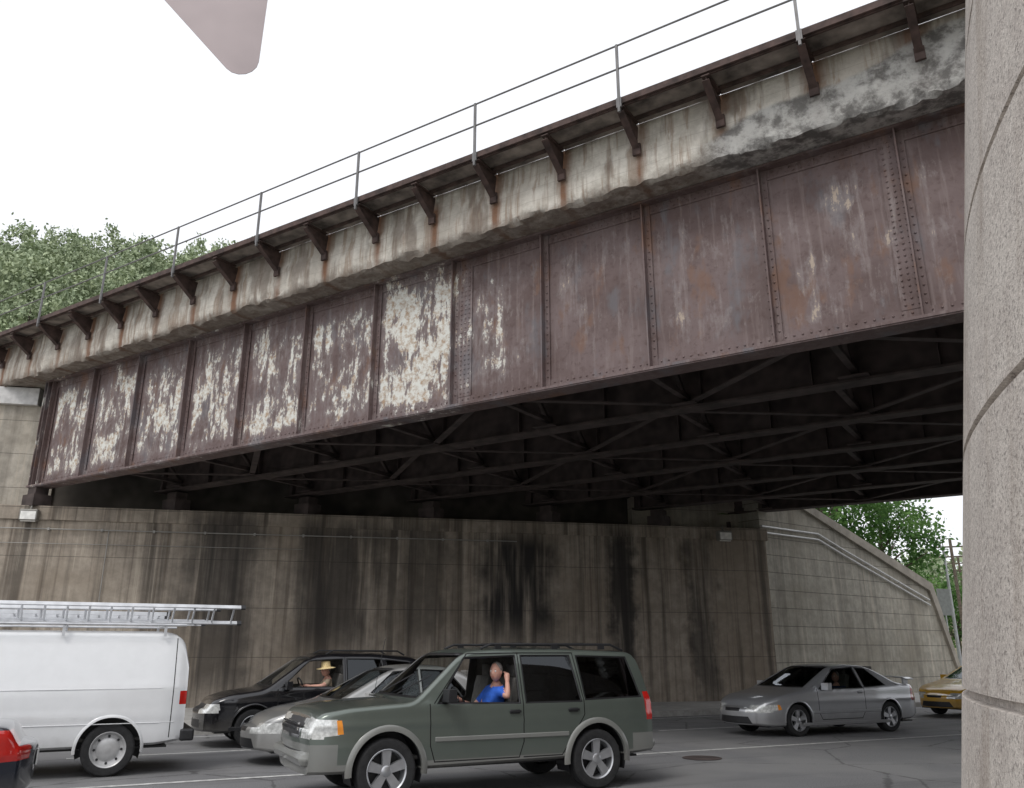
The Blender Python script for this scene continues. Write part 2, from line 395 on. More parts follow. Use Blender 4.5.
for i in range(len(ss)-1):
    for j in range(k-1): F.append((i*k+j,(i+1)*k+j,(i+1)*k+j+1,i*k+j+1))
mb=MB(); mb.add(V,F); mb.obj('concrete_fascia',M['fascia'],bridge,smooth=True,ang=30)
mb=MB(); 
x=-26
while x<40:
    mb.b6(x+.01,x+1.615,-1.44,-.73,11.21,11.25,1); x+=1.625
mb.b6(-26,40,-1.52,-1.46,11.19,11.32,0); mb.b6(-26,40,-1.458,-1.42,11.17,11.205,0); mb.b6(-26,40,-1.0,-.96,11.13,11.205,0)
PS=17.86
for k in range(-26,14):
    s=PS+1.625*k
    V=[(s-.012,-.83,10.62),(s-.012,-.76,11.13),(s-.012,-1.45,11.13),(s-.012,-1.45,11.02)]
    V+=[(a+.024,b,c) for a,b,c in V]
    mb.add(V,[(0,1,2,3),(7,6,5,4),(0,3,7,4),(1,0,4,5),(2,1,5,6),(3,2,6,7)],0)
    mb.bar((s,-.83,10.58),(s,-1.5,11.04),.13,.02,0); mb.b6(s-.075,s+.075,-1.5,-.86,11.131,11.155,0)
    mb.b6(s-.08,s+.08,-.875,-.82,10.47,10.70,0)
mb.obj('walkway',[M['steel2'],M['under']],bridge)
mb=MB()
for k in range(-13,7):
    s=PS+3.25*k
    mb.bar((s,-1.545,11.0),(s,-1.545,12.47),.045,.045)
    mb.b6(s-.05,s+.05,-1.56,-1.525,11.1,11.3)
for z in(12.45,11.93): mb.tube([(-26,-1.545,z),(40,-1.545,z)],.019,6)
mb.obj('handrail',M['rail'],bridge)
# ------------------------------------------------------------ abutment
WA=math.atan2(.21,.978); AE=25.2
ab=empty('bridge_abutment',(-15.5,25.3,DZ),WA)
mb=MB(); mb.b6(-22,AE,0,3,-.4,5.42); mb.obj('breast_wall',M['abut'],ab)
mb=MB(); mb.b6(-22,AE+.08,-.07,3,5.421,5.85); mb.obj('bearing_seat',M['abut'],ab,bevel=.02)
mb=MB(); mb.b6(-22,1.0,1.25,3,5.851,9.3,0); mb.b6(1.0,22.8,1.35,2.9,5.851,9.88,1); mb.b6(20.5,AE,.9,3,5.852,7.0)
mb.obj('backwall',[M['back'],M['backshade']],ab)
mb=MB(); mb.b6(-22,.2,1.05,3,9.301,9.86); mb.obj('backwall_cap',simple('whitened_concrete',(.62,.61,.6),.8),ab)
mb=MB(); mb.tube([(-22,-.09,5.15),(16,-.09,5.15)],.018,6); mb.tube([(3.2,-.06,5.15),(3.2,-.06,.2)],.016,6)
mb.tube([(-22,-.05,4.72),(9,-.05,4.72)],.010,6)
for x in np.arange(-21,16,1.5): mb.b6(x-.03,x+.03,-.115,-.01,5.11,5.19)
mb.obj('conduit',simple('weathered_conduit',(.33,.32,.30),.6,.2),ab,fix=False)
wing=empty('wing_wall',(9.15,30.75,DZ),R(37.5))
mb=MB(); mb.prism([(-.2,-.4),(13.2,-.4),(13.2,-.05),(11.3,4.15),(2.4,6.85),(-.2,6.85)],0,1.2); mb.obj('wall',M['wing'],wing)
mb=MB()
mb.prism([(-.2,6.851),(2.4,6.851),(11.3,4.151),(13.2,-.049),(13.45,-.05),(11.6,4.45),(2.5,7.15),(-.2,7.15)],-.12,1.3); mb.obj('coping',M['coping'],wing)
mb=MB()
for d in(0,.22):
    mb.tube([(-.2,-.08,5.95-d),(3.3,-.08,5.95-d),(5.0,-.08,5.45-d),(11.2,-.08,3.75-d)],.035,8)
mb.obj('conduit_pipe',M['conduit'],wing,smooth=True)
def wall_lamp(name,parent,x,y,z):
    w=Matrix.Translation(parent.location)@Matrix.Rotation(parent.rotation_euler.z,4,'Z')@Vector((x,y,z))
    o=empty(name,w,parent.rotation_euler.z)
    mb=MB(); mb.prism([(-.25,-.14),(.25,-.14),(.25,.2),(-.25,.2)],-.28,0); mb.obj('housing',M['lamp'],o,bevel=.03)
    mb=MB(); mb.add([(-.21,-.285,-.11),(.21,-.285,-.11),(.21,-.285,.13),(-.21,-.285,.13),(-.21,-.20,-.17),(.21,-.20,-.17)],[(0,1,2,3),(0,4,5,1)]); mb.obj('lens',M['lens'],o)
    mb=MB(); mb.tube([(0,-.1,.2),(0,-.02,.4)],.03); mb.obj('bracket',M['lamp'],o)
wall_lamp('wall_lamp',ab,.95,-.07,5.5)
wall_lamp('wall_lamp.001',ab,23.5,-.07,5.5)
na=empty('near_abutment',(15.9,4.4,DZ),WA)
mb=MB(); mb.b6(.5,26,-1.5,1.3,-.4,5.85); mb.b6(.5,26,-1.5,-.3,5.851,9.88); mb.obj('breast_wall',M['abut'],na)
# ------------------------------------------------------------ curved battered wall at right
C=9.0; az=R(85); R0=7.63+.15*1.6
prof=[(R0+.03,-.2)]
rings=[.34,1.43,2.52,3.61,4.70,5.79]
for g in rings:
    for dz,dr in((-.02,0),(-.012,.028),(.012,.028),(.02,0)): prof.append((R0-.15*(g+dz)-dr,g+dz))
prof+= [(R0-.15*6.4,6.4),(R0-.15*6.4-1.2,6.4),(R0-.15*6.4-1.2,-.2)]
mb=MB(); mb.lathe(prof,220,0,axis='z'); mb.obj('curved_concrete_wall',M['column'],loc=(C*math.sin(az),C*math.cos(az),DZ),smooth=True,ang=30)
# ------------------------------------------------------------ sign overhead
sg=empty('traffic_sign',(-1.50,4.0,DZ),R(8))
def rounded(poly,r,n=6):
    out=[];N=len(poly)
    for i in range(N):
        p=Vector(poly[i]);a=(Vector(poly[i-1])-p).normalized();b=(Vector(poly[(i+1)%N])-p).normalized()
        ang=a.angle(b); d=r/math.tan(ang/2); bis=(a+b).normalized(); c=p+bis*(r/math.sin(ang/2))
        s=p+a*d-c; e=p+b*d-c
        a0=math.atan2(s.y,s.x); a1=math.atan2(e.y,e.x); da=(a1-a0+math.pi)%(2*math.pi)-math.pi
        for k in range(n+1): t=a0+da*k/n; out.append((c.x+r*math.cos(t),c.y+r*math.sin(t)))
    return out
mb=MB(); mb.prism(rounded([(.05,4.56),(.08,5.75),(-.98,5.70)],.10),-.002,.002); mb.obj('plate',M['signback'],sg)
mb=MB(); mb.tube([(-5.2,.1,0),(-5.2,.1,6.1)],[.11,.08],12); mb.tube([(-5.2,.1,6.0),(.3,.1,6.25)],[.07,.045],10); mb.bar((-.35,.06,5.45),(-.35,.06,6.2),.04,.03); mb.bar((-.35,.02,5.5),(-.35,.09,5.5),.06,.06)
mb.obj('mast_arm',M['signpost'],sg,smooth=True)
# ------------------------------------------------------------ terrain, trees
def grid_obj(name,x0,x1,y0,y1,nx,ny,fn,mat,parent=None,loc=None,rz=None):
    V=[];F=[]
    for j in range(ny+1):
        for i in range(nx+1):
            x=x0+(x1-x0)*i/nx;y=y0+(y1-y0)*j/ny; V.append((x,y,fn(x,y)))
    for j in range(ny):
        for i in range(nx): a=j*(nx+1)+i; F.append((a,a+1,a+nx+2,a+nx+1))
    mb=MB(); mb.add(V,F); return mb.obj(name,mat,parent,smooth=True,loc=loc,rz=rz,fix=False,ang=80)
def sstep(t): t=max(0,min(1,t)); return t*t*(3-2*t)
def hillz(x,y):
    fall=1-sstep((x+36)/50)
    left=1-.10*sstep((-58-x)/30)
    n=mn.fractal(Vector((x*.02,y*.02,1)),1,2,4)*3
    return 5.3+(40.5*left*sstep((y-42)/66)+n*sstep((y-50)/20))*fall
def hl(x,y):
    wx=-15.5+x*math.cos(WA)-y*math.sin(WA); wy=25.3+x*math.sin(WA)+y*math.cos(WA)
    return hillz(wx,wy)-(0 if x<24 else 6)
grid_obj('hill',-230,25,2.6,235,80,80,hl,M['ground'],loc=(-15.5,25.3,0),rz=WA)
def leafmesh(name,crown,nclump,per,size,mat,seed):
    rs=np.random.RandomState(seed)
    d=rs.randn(nclump,3); d/=np.linalg.norm(d,axis=1)[:,None]
    rad=rs.uniform(.45,1.0,nclump)**.6
    c=d*rad[:,None]*np.array(crown)*.88; 
    lob=1+.28*np.sin(d[:,0]*5+seed)*np.cos(d[:,1]*4+d[:,2]*5)
    c*=lob[:,None]
    cr=rs.uniform(.10,.24,nclump)*min(crown)
    p=np.repeat(c,per,0)+rs.randn(nclump*per,3)*np.repeat(cr,per)[:,None]*.75
    n=len(p); a=rs.randn(n,3); a/=np.linalg.norm(a,axis=1)[:,None]; b=np.cross(a,rs.randn(n,3)); b/=np.linalg.norm(b,axis=1)[:,None]
    s=(rs.uniform(.6,1.3,n)*size)[:,None]
    V=np.stack([p-a*s-b*s*.1,p-b*s*.55,p+a*s+b*s*.1,p+b*s*.55],1).reshape(-1,3)
    me=bpy.data.meshes.new(name); me.vertices.add(len(V)); me.vertices.foreach_set('co',V.ravel())
    me.loops.add(len(V)); me.loops.foreach_set('vertex_index',np.arange(len(V)))
    me.polygons.add(n); me.polygons.foreach_set('loop_start',np.arange(0,4*n,4)); me.polygons.foreach_set('loop_total',np.full(n,4))
    me.materials.append(mat); me.update(); me.validate(); return me
hm=[leafmesh('crown%d'%i,(2.7,2.7,3.3),60,26,.22,M['leafhill'],i+3) for i in range(4)]
ht=empty('hillside_trees')
rs=np.random.RandomState(8); cnt=0
mb=MB()
for iy,y in enumerate(np.arange(66,122,4.4)):
    for x in np.arange(-112,-14,3.9):
        xx=x+rs.uniform(-1.8,1.8); yy=y+rs.uniform(-2,2)
        if xx/yy<-.85 or xx/yy>-.22: continue
        z=hillz(xx,yy)
        if (z-EYE)/yy<.32: continue
        o=bpy.data.objects.new('tree_crown',hm[rs.randint(4)]); COL.objects.link(o); o.parent=ht
        s=rs.uniform(.65,1.3); hgt=rs.uniform(4.2,6.4)*s
        o.location=(xx,yy,z+hgt); o.scale=(s,s,s*rs.uniform(.9,1.25)); o.rotation_euler=(0,0,rs.uniform(0,6.28)); cnt+=1
        mb.tube([(xx,yy,z-.3),(xx+rs.uniform(-.3,.3),yy,z+hgt)],[.18,.07],5)
mb.obj('trunks',M['bark'],ht,fix=False)
def tree(name,x,y,z,H,cr,seed,mat=M['leaf'],nc=130,per=45,size=.13):
    o=empty(name,(x,y,z)); rs=np.random.RandomState(seed); mb=MB()
    mb.tube([(0,0,-.3),(.1,.05,H*.3),(-.05,.1,H*.6),(.1,0,H*.85)],[.22,.17,.1,.04],8)
    for k in range(9):
        a=rs.uniform(0,6.28); h0=H*rs.uniform(.3,.6); L=cr*rs.uniform(.6,.9)
        mb.tube([(0,0,h0),(math.cos(a)*L*.5,math.sin(a)*L*.5,h0+L*.35),(math.cos(a)*L,math.sin(a)*L,h0+L*.6)],[.08,.05,.02],6)
    mb.obj('trunk',M['bark'],o,smooth=True)
    c=bpy.data.objects.new('crown',leafmesh('crown',(cr,cr,H*.36),nc,per,size,mat,seed)); COL.objects.link(c); c.parent=o; c.location=(0,0,H*.62)
grid_obj('grass_bank',-1,13,1.0,40,40,60,lambda x,y: max(-.1,(6.6-.31*max(0,x-2.4))-.02*y)-(4 if x>12.6 else 0),M['grass'],loc=(9.15,30.75,0),rz=R(37.5))
tree('tree',16.0,43.5,4.8,8.5,3.6,1); tree('tree.001',20.3,46.5,2.6,8.0,3.3,2); tree('tree.002',12.5,47,5,9.5,3.6,5)
tree('tree.003',25.0,56,.5,7.0,2.8,9); tree('tree.004',33.5,66,0,7.5,3.4,11)
dt=empty('distant_trees')
for k in range(60):
    me=hm[k%4]; o=bpy.data.objects.new('tree_crown',me); COL.objects.link(o); o.parent=dt
    yy=rs.uniform(90,190); o.location=(yy*rs.uniform(.44,.66),yy,rs.uniform(3,8)+(yy-90)*.07); s=rs.uniform(1.2,2.0); o.scale=(s,s,s)
grid_obj('hill.001',30,170,76,230,30,30,lambda x,y: -.05+9*sstep((y-78)/90),M['grass'])
hs=empty('house',(47.5,84,1.2),R(25))
mb=MB(); mb.b6(-4,4,-4,4,-1.5,3.6); mb.obj('walls',simple('render_walls',(.42,.36,.28),.9),hs)
mb=MB(); mb.add([(-4.4,-4.4,3.6),(4.4,-4.4,3.6),(4.4,4.4,3.6),(-4.4,4.4,3.6),(-4.4,0,6.0),(4.4,0,6.0)],[(0,1,5,4),(2,3,4,5),(0,4,3),(1,2,5),(0,3,2,1)]); mb.obj('roof',simple('roof_shingles',(.2,.18,.17),.9),hs)
mb=MB()
for x in(-2.6,0,2.6): mb.b6(x-.5,x+.5,-4.03,-4.002,1.2,2.5)
mb.obj('windows',M['tint'],hs)
rs_=empty('road_sign',(21.75,43.6,0),R(20))
mb=MB(); mb.bar((0,.03,0),(0,.03,4.75),.07,.05); mb.obj('post',M['signpost'],rs_)
mb=MB(); mb.prism(rounded([(-.42,3.45),(.42,3.45),(.42,4.75),(-.42,4.75)],.06),-.01,0); mb.obj('panel',simple('road_sign_back',(.16,.17,.16),.6,.2),rs_)
for nm,px,py,hh_ in(('utility_pole',31.5,61,9.5),('utility_pole.001',46,88,11)):
    up=empty(nm,(px,py,0),R(-20))
    mb=MB(); mb.tube([(0,0,0),(0,0,hh_)],[.15,.1],8); mb.bar((-1.1,0,hh_-.6),(1.1,0,hh_-.6),.1,.1); mb.bar((-.9,0,hh_-1.3),(.9,0,hh_-1.3),.1,.1)
    for q in(-1,-.5,.5,1): mb.tube([(q,0,hh_-.55),(q,0,hh_-.35)],.035,6)
    mb.obj('pole',M['bark'],up)
sl_=empty('street_lamp',(25.6,50.5,0),R(15))
mb=MB(); mb.tube([(0,0,0),(0,0,7.4),(-.25,0,7.9),(-1.0,0,8.2),(-1.5,0,8.25)],[.11,.075,.06,.05,.045],10)
mb.tube([(0,0,0),(0,0,.5)],[.2,.15],10); mb.obj('column',M['signpost'],sl_,smooth=True)
mb=MB(); mb.tube([(-1.4,0,8.25),(-1.55,0,8.26),(-1.9,0,8.26),(-2.1,0,8.25)],[.05,.12,.14,.03],10); mb.obj('lantern',M['lamp'],sl_,smooth=True)
# ------------------------------------------------------------ vehicles
def prof_fn(keys,sm=.07):
    keys=sorted(keys); kx=[k[0] for k in keys]; kz=[k[1] for k in keys]
    g=np.arange(kx[0],kx[-1]+.005,.005); v=np.interp(g,kx,kz); n=max(1,int(sm/.005))|1
    for _ in range(2):
        p=np.pad(v,n//2,mode='edge'); v=np.convolve(p,np.ones(n)/n,'valid')
    return lambda x: float(np.interp(x,g,v))
def ccw(poly):
    a=sum(poly[i-1][0]*poly[i][1]-poly[i][0]*poly[i-1][1] for i in range(len(poly)))
    return poly if a>0 else poly[::-1]
def expand(poly,d):
    poly=ccw(poly); n=len(poly); L=[]
    for i in range(n):
        p=Vector(poly[i]);q=Vector(poly[(i+1)%n]);e=(q-p).normalized(); nn=Vector((e.y,-e.x)); L.append((p+nn*d,e))
    out=[]
    for i in range(n):
        p,e=L[i-1];q,f=L[i]
        den=e.x*f.y-e.y*f.x
        if abs(den)<1e-6: out.append(tuple(q)); continue
        t=((q.x-p.x)*f.y-(q.y-p.y)*f.x)/den; out.append(tuple(p+e*t))
    return out
IDX={'y':(0,2),'x':(1,2),'z':(0,1)}
def cut(bm,poly,axis,filt):
    poly=ccw([tuple(p) for p in poly]); i0,i1=IDX[axis]; bm.normal_update()
    lo=(min(p[0] for p in poly),min(p[1] for p in poly)); hi=(max(p[0] for p in poly),max(p[1] for p in poly))
    fs=[]
    for f in bm.faces:
        c=f.verts
        a=[v.co[i0] for v in c]; 
        if max(a)<lo[0] or min(a)>hi[0]: continue
        b=[v.co[i1] for v in c]
        if max(b)<lo[1] or min(b)>hi[1]: continue
        if filt(f): fs.append(f)
    n=len(poly)
    for k in range(n):
        p=poly[k];q=poly[(k+1)%n]
        co=[0,0,0];no=[0,0,0]; co[i0],co[i1]=p; no[i0]=q[1]-p[1]; no[i1]=-(q[0]-p[0])
        if abs(no[i0])+abs(no[i1])<1e-9: continue
        es=set();vs=set()
        for f in fs: es.update(f.edges); vs.update(f.verts)
        r=bmesh.ops.bisect_plane(bm,geom=list(fs)+list(es)+list(vs),dist=1e-5,plane_co=co,plane_no=Vector(no).normalized())
        fs=[g for g in r['geom'] if isinstance(g,bmesh.types.BMFace) and g.is_valid]
        fs=list(set(fs))
    out=[]
    for f in fs:
        c=f.calc_center_median(); ok=True
        for k in range(n):
            p=poly[k];q=poly[(k+1)%n]
            if (q[0]-p[0])*(c[i1]-p[1])-(q[1]-p[1])*(c[i0]-p[0])<-1e-6: ok=False;break
        if ok: out.append(f)
    return out
def wheel(name,parent,x,y,r,w,side,rim,spokes=5,steel=False):
    o=empty(name,(x,y,r)); o.parent=parent
    if side<0: o.rotation_euler=(0,0,math.pi)
    mb=MB(); h=w/2
    mb.lathe([(r*.66,-h*.9),(r*.80,-h),(r*.93,-h*.97),(r*.985,-h*.8),(r,-h*.45),(r*.995,-h*.42),(r*.98,-h*.38),(r,-h*.34),(r,h*.0),(r*.98,h*.02),(r,h*.06),(r,h*.34),(r*.98,h*.38),(r,h*.45),(r*.985,h*.8),(r*.93,h*.97),(r*.80,h),(r*.66,h*.9)],48,0)
    mb.lathe([(r*.68,h*.90),(r*.66,h*.93),(r*.62,h*.84),(r*.58,h*.1),(r*.57,-h*.8)],48,1)
    mb.lathe([(r*.57,h*.0),(r*.1,h*.0),(0,h*.0)],32,2)
    if steel:
        mb.lathe([(r*.64,h*.85),(r*.56,h*.5),(r*.45,h*.42),(r*.36,h*.62),(r*.2,h*.66),(0.0,h*.7)],36,1)
        for k in range(8):
            a=k*math.pi/4; mb.lathe([(0,h*.56),(r*.05,h*.56),(r*.05,h*.50)],10,2,(math.cos(a)*r*.50,0,math.sin(a)*r*.50))
    else:
        for k in range(spokes):
            a=2*math.pi*k/spokes+.3
            ca,sa=math.cos(a),math.sin(a); w0,w1=r*.11,r*.16
            def P(rad,t,y): return (rad*ca-t*sa,y,rad*sa+t*ca)
            V=[P(r*.1,-w0,h*.72),P(r*.1,w0,h*.72),P(r*.62,w1,h*.80),P(r*.62,-w1,h*.80),P(r*.1,-w0*1.2,h*.35),P(r*.1,w0*1.2,h*.35),P(r*.62,w1*1.1,h*.5),P(r*.62,-w1*1.1,h*.5)]
            mb.add(V,[(0,1,2,3),(4,7,6,5),(0,4,5,1),(1,5,6,2),(2,6,7,3),(3,7,4,0)],1)
        mb.lathe([(r*.17,h*.4),(r*.17,h*.74),(r*.13,h*.82),(0,h*.84)],20,1)
    mb.obj('tyre_and_rim',[M['tyre'],rim,M['black']],o,smooth=True,ang=35)
def car(name,S,a,b,rot=0.0):
    root=empty(name,road(a,b),RA+math.pi+rot)
    L=S['L'];H2=L/2; W=S['W']
    top=prof_fn(S['top'],S.get('sm',.09)); bot=prof_fn(S['bot'],.1); wf=prof_fn(S['plan'],.12); belt=prof_fn(S['belt'],.3)
    tum=S.get('tum',.25); er=S.get('er',.09); crown=S.get('crown',.035)
    def sy(x,z):
        x=max(-H2,min(H2,x)); w=wf(x)*W; q=(z-.66)/.5
        y=w*(1-.035*q*q if q<0 else 1-.02*q*q)
        d=z-belt(x)
        if d>0: y-=tum*d+.012*min(1,d/.04)
        y+=.010*math.exp(-((z-S.get('crease',.78))/.035)**2)
        return y
    xs=np.unique(np.round(np.concatenate([np.linspace(-H2,H2,78),[s*(H2-d) for s in(-1,1) for d in(.008,.02,.035,.055,.08,.11,.15,.2)]]),4))
    n1,n2,n3=22,5,6
    def section(x):
        zb=bot(x);zt=top(x);r=min(er,(zt-zb)*.3);ze=zt-r-crown
        y0=sy(x,zb); P=[(0,zb),(y0*.35,zb),(y0*.7,zb),(y0-.05,zb)]
        for j in range(n1+1): z=zb+.035+(ze-zb-.035)*j/n1; P.append((sy(x,z),z))
        ye=P[-1][0]
        for k in range(1,n2+1): t=math.pi/2*k/n2; P.append((ye-r*1.25*(1-math.cos(t)),ze+r*math.sin(t)))
        yt=P[-1][0]; zt0=P[-1][1]
        for k in range(1,n3+1): y=yt*(1-k/n3); P.append((y,zt0+crown*(1-(y/yt)**2)))
        return P
    bm=bmesh.new(); rings=[]
    for x in xs:
        P=section(float(x)); full=P+[(-y,z) for y,z in P[-2:0:-1]]
        rings.append([bm.verts.new((x,y,z)) for y,z in full])
    n=len(rings[0])
    for i in range(len(rings)-1):
        for j in range(n): bm.faces.new((rings[i][j],rings[i+1][j],rings[i+1][(j+1)%n],rings[i][(j+1)%n]))
    for end,sg_ in((xs[0],-1),(xs[-1],1)):
        P=section(float(end)); K=14; rows=[]
        Wm=max(p[0] for p in P); bl=S.get('bulge',.09)
        for (y,z) in P:
            row=[]
            for k in range(K+1):
                yy=-y+2*y*k/K; d=bl*(1-(yy/y)**2)*(y/Wm)**2 if y>1e-6 else 0
                row.append(bm.verts.new((end+sg_*d,yy,z)))
            rows.append(row)
        for r_ in range(len(rows)-1):
            for k in range(K):
                q=[rows[r_][k],rows[r_][k+1],rows[r_+1][k+1],rows[r_+1][k]]
                try: bm.faces.new(q)
                except Exception: pass
    bmesh.ops.remove_doubles(bm,verts=bm.verts,dist=.0006)
    bmesh.ops.dissolve_degenerate(bm,edges=bm.edges,dist=.0002)
    bmesh.ops.recalc_face_normals(bm,faces=bm.faces)
    mats=[S['paint'],M['seam'],M['trim'],S.get('clad',M['black']),M['headlamp'],M['amber'],M['tail'],M['chrome'],M['black'],S['paint']]
    side=lambda f: abs(f.normal.y)>.45
    for poly in S.get('cladding',[]):
        for f in cut(bm,poly,'y',lambda f: True): f.material_index=3
    glass=[];tint=[]
    def window(poly,axis,filt,kind):
        for f in cut(bm,expand(poly,.022),axis,filt): f.material_index=2
        fs=cut(bm,poly,axis,filt)
        for f in fs:
            g=[tuple(v.co-f.normal*.006) for v in f.verts]
            if kind=='glass': glass.append(g)
            elif kind=='tint': tint.append(g)
        bmesh.ops.delete(bm,geom=fs,context='FACES')
    for poly,kind in S['win']: window(poly,'y',side,kind)
    if 'ws' in S:
        p,x0,x1=S['ws']; window(p,'x',lambda f: f.normal.x>.15 and f.normal.z>.1 and x0<f.calc_center_median().x<x1,'glass')
    if 'rw' in S:
        p,x0,x1=S['rw']; window(p,'x',lambda f: f.normal.x<-.15 and x0<f.calc_center_median().x<x1,'tint')
    for pl in S.get('seams',[]):
        for i in range(len(pl)-1):
            p=Vector(pl[i]);q=Vector(pl[i+1]);e=(q-p).normalized();nn=Vector((-e.y,e.x))*.007; e=e*.006
            for f in cut(bm,[tuple(p-nn-e),tuple(q-nn+e),tuple(q+nn+e),tuple(p+nn-e)],'y',side):
                if f.material_index!=2: f.material_index=1
    for poly,mi in S.get('front',[]):
        for pp in(poly,[(-u,v) for u,v in poly]):
            for f in cut(bm,pp,'x',lambda f: f.normal.x>.3 and f.calc_center_median().x>H2-.7): f.material_index=mi
    for poly,mi in S.get('rear',[]):
        for pp in(poly,[(-u,v) for u,v in poly]):
            for f in cut(bm,pp,'x',lambda f: f.normal.x<-.3 and f.calc_center_median().x<-H2+.6): f.material_index=mi
    for poly,mi in S.get('side',[]):
        for f in cut(bm,poly,'y',lambda f: abs(f.calc_center_median().y)>.45*W and abs(f.normal.x)<.93 and f.normal.z<.75): f.material_index=mi
    wr=S['wr']; ar=wr+S.get('gap',.055)
    for wx in S['wx']:
        circ=[(wx+ar*math.cos(t),wr+.01+ar*math.sin(t)) for t in np.linspace(0,2*math.pi,25)[:-1]]
        fs=cut(bm,circ,'y',lambda f: abs(f.calc_center_median().y)>.5*W)
        bmesh.ops.delete(bm,geom=fs,context='FACES')
    me=bpy.data.meshes.new('body'); bm.to_mesh(me); bm.free()
    for m in mats: me.materials.append(m)
    me.materials.append(M['inner'])
    me.polygons.foreach_set('use_smooth',[True]*len(me.polygons)); me.set_sharp_from_angle(angle=R(50))
    o=bpy.data.objects.new('body',me); COL.objects.link(o); o.parent=root
    so=o.modifiers.new('s','SOLIDIFY'); so.thickness=.022; so.offset=-1; so.material_offset=10; so.use_rim=True
    for nm,g,mt in(('glass',glass,M['glass']),('tinted_glass',tint,M['tint'])):
        if g:
            mb=MB()
            for q in g: mb.add(q,[tuple(range(len(q)))])
            me2=bpy.data.meshes.new(nm); me2.from_pydata(mb.v,[],mb.f); me2.materials.append(mt)
            b2=bmesh.new(); b2.from_mesh(me2); bmesh.ops.remove_doubles(b2,verts=b2.verts,dist=.001); b2.to_mesh(me2); b2.free()
            me2.polygons.foreach_set('use_smooth',[True]*len(me2.polygons))
            og=bpy.data.objects.new(nm,me2); COL.objects.link(og); og.parent=root
    mb=MB(); lip=MB()
    for wx in S['wx']:
        for sd in(1,-1):
            yo=sy(wx,wr+.2)*sd
            V=[];nn=20
            for i in range(nn+1):
                t=-.35+(math.pi+.7)*i/nn
                for rr,d in((ar+.006,-.03),(ar+.006,-.36),(.02,-.36)):
                    V.append((wx+rr*math.cos(t),yo+sd*d,wr+.01+rr*math.sin(t)))
            mb.add(V,[(i*3+j,(i+1)*3+j,(i+1)*3+j+1,i*3+j+1) for i in range(nn) for j in range(2)])
            V=[];lw=S.get('lipw',.03); pr=S.get('lipp',.008)
            for i in range(29):
                t=-.12+(math.pi+.24)*i/28
                for rr,d in((ar-.004,-.03),(ar-.004,pr),(ar+lw*.6,pr),(ar+lw,-.004)):
                    X=wx+rr*math.cos(t);Z=wr+.01+rr*math.sin(t)
                    V.append((X,sd*(sy(X,Z)+d),Z))
            lip.add(V,[(i*4+j,(i+1)*4+j,(i+1)*4+j+1,i*4+j+1) for i in range(28) for j in range(3)])
            wheel('wheel',root,wx,sd*(abs(yo)-.125),wr,S.get('ww',.22),sd,S.get('rim',M['alloy']),S.get('spokes',5),S.get('steel',False))
    mb.obj('wheel_wells',M['black'],root); lip.obj('arch_lips',S.get('lipmat',S['paint']),root,smooth=True,ang=60)
    mb=MB(); fz=bot(0)+.08; bz=belt(0)
    mb.b6(S['cab'][0],S['cab'][1],-W+.16,W-.16,fz,fz+.05,0)
    mb.b6(S['cab'][1]-.32,S['cab'][1]-.02,-W+.17,W-.17,bz-.33,bz-.05,0)
    for sx in S['seats']:
        for sd in(1,-1):
            mb.box((sx+.05,sd*.40,fz+.30),(.5,.48,.16),1); 
            mb.box((sx-.24,sd*.40,fz+.62),(.13,.46,.60),1,Matrix.Rotation(R(-14),3,'Y'))
            mb.box((sx-.33,sd*.40,fz+1.0),(.09,.24,.17),1)
    ob=mb.obj('interior',[M['inner'],M['seat']],root,bevel=.04)
    mb=MB(); wx0=S['seats'][0]+.45
    Rm=Matrix.Rotation(R(-65),3,'Y'); pts=[Vector((wx0,.40,bz+.02))+Rm@Vector((.18*math.cos(t),.18*math.sin(t),0)) for t in np.linspace(0,2*math.pi,21)]
    mb.tube(pts,.014,6,cap=False); mb.tube([(wx0,.40,bz+.02),(wx0+.25,.40,bz-.12)],.03); mb.obj('steering_wheel',M['black'],root,smooth=True)
    mb=MB()
    for (x0,x1,z0,z1,pr,mi) in S.get('strips',[]):
        for sd in(1,-1):
            V=[];N=16
            for i in range(N+1):
                x=x0+(x1-x0)*i/N
                for z,d in((z0,-.005),(z0+.006,pr),(z1-.006,pr),(z1,-.005)): V.append((x,sd*(sy(x,z)+d),z))
            F=[(i*4+j,(i+1)*4+j,(i+1)*4+j+1,i*4+j+1) for i in range(N) for j in range(3)]+[(0,1,2,3),(N*4,N*4+1,N*4+2,N*4+3)]
            mb.add(V,F,mi)
    for (x,z) in S.get('handles',[]):
        for sd in(1,-1):
            mb.box((x,sd*(sy(x,z)+.018),z),(.16,.028,.028),S.get('hm',0)); mb.box((x,sd*(sy(x,z)+.002),z-.004),(.14,.01,.05),1)
    mx,mz=S['mirror']
    for sd in(1,-1):
        y=sy(mx,mz)
        mb.box((mx,sd*(y+.14),mz+.06),(.11,.20,.15),S.get('mm',0)); mb.box((mx+.02,sd*(y+.03),mz),(.06,.10,.04),1)
    mb.obj('trim_parts',[S['paint'],M['black'],M['chrome'],S.get('clad',M['black'])],root,smooth=True,bevel=.012)
    mb=MB()
    mb.box((-H2-S.get('bulge',.09)-.004,0,S.get('rpz',.75)),(.012,.31,.155),0); mb.obj('licence_plate',M['plate'],root)
    mb=MB(); mb.b6(-H2+.2,H2-.2,-W*.8,W*.8,bot(0)-.03,bot(0)-.005)
    for wx in S['wx']: mb.tube([(wx,-W+.25,wr),(wx,W-.25,wr)],.05)
    mb.obj('underbody',M['black'],root)
    return root,sy
green=m_paint('green_grey_paint',(.135,.16,.14),.45,.3); cladm=m_paint('grey_cladding',(.23,.235,.22),.2,.5)
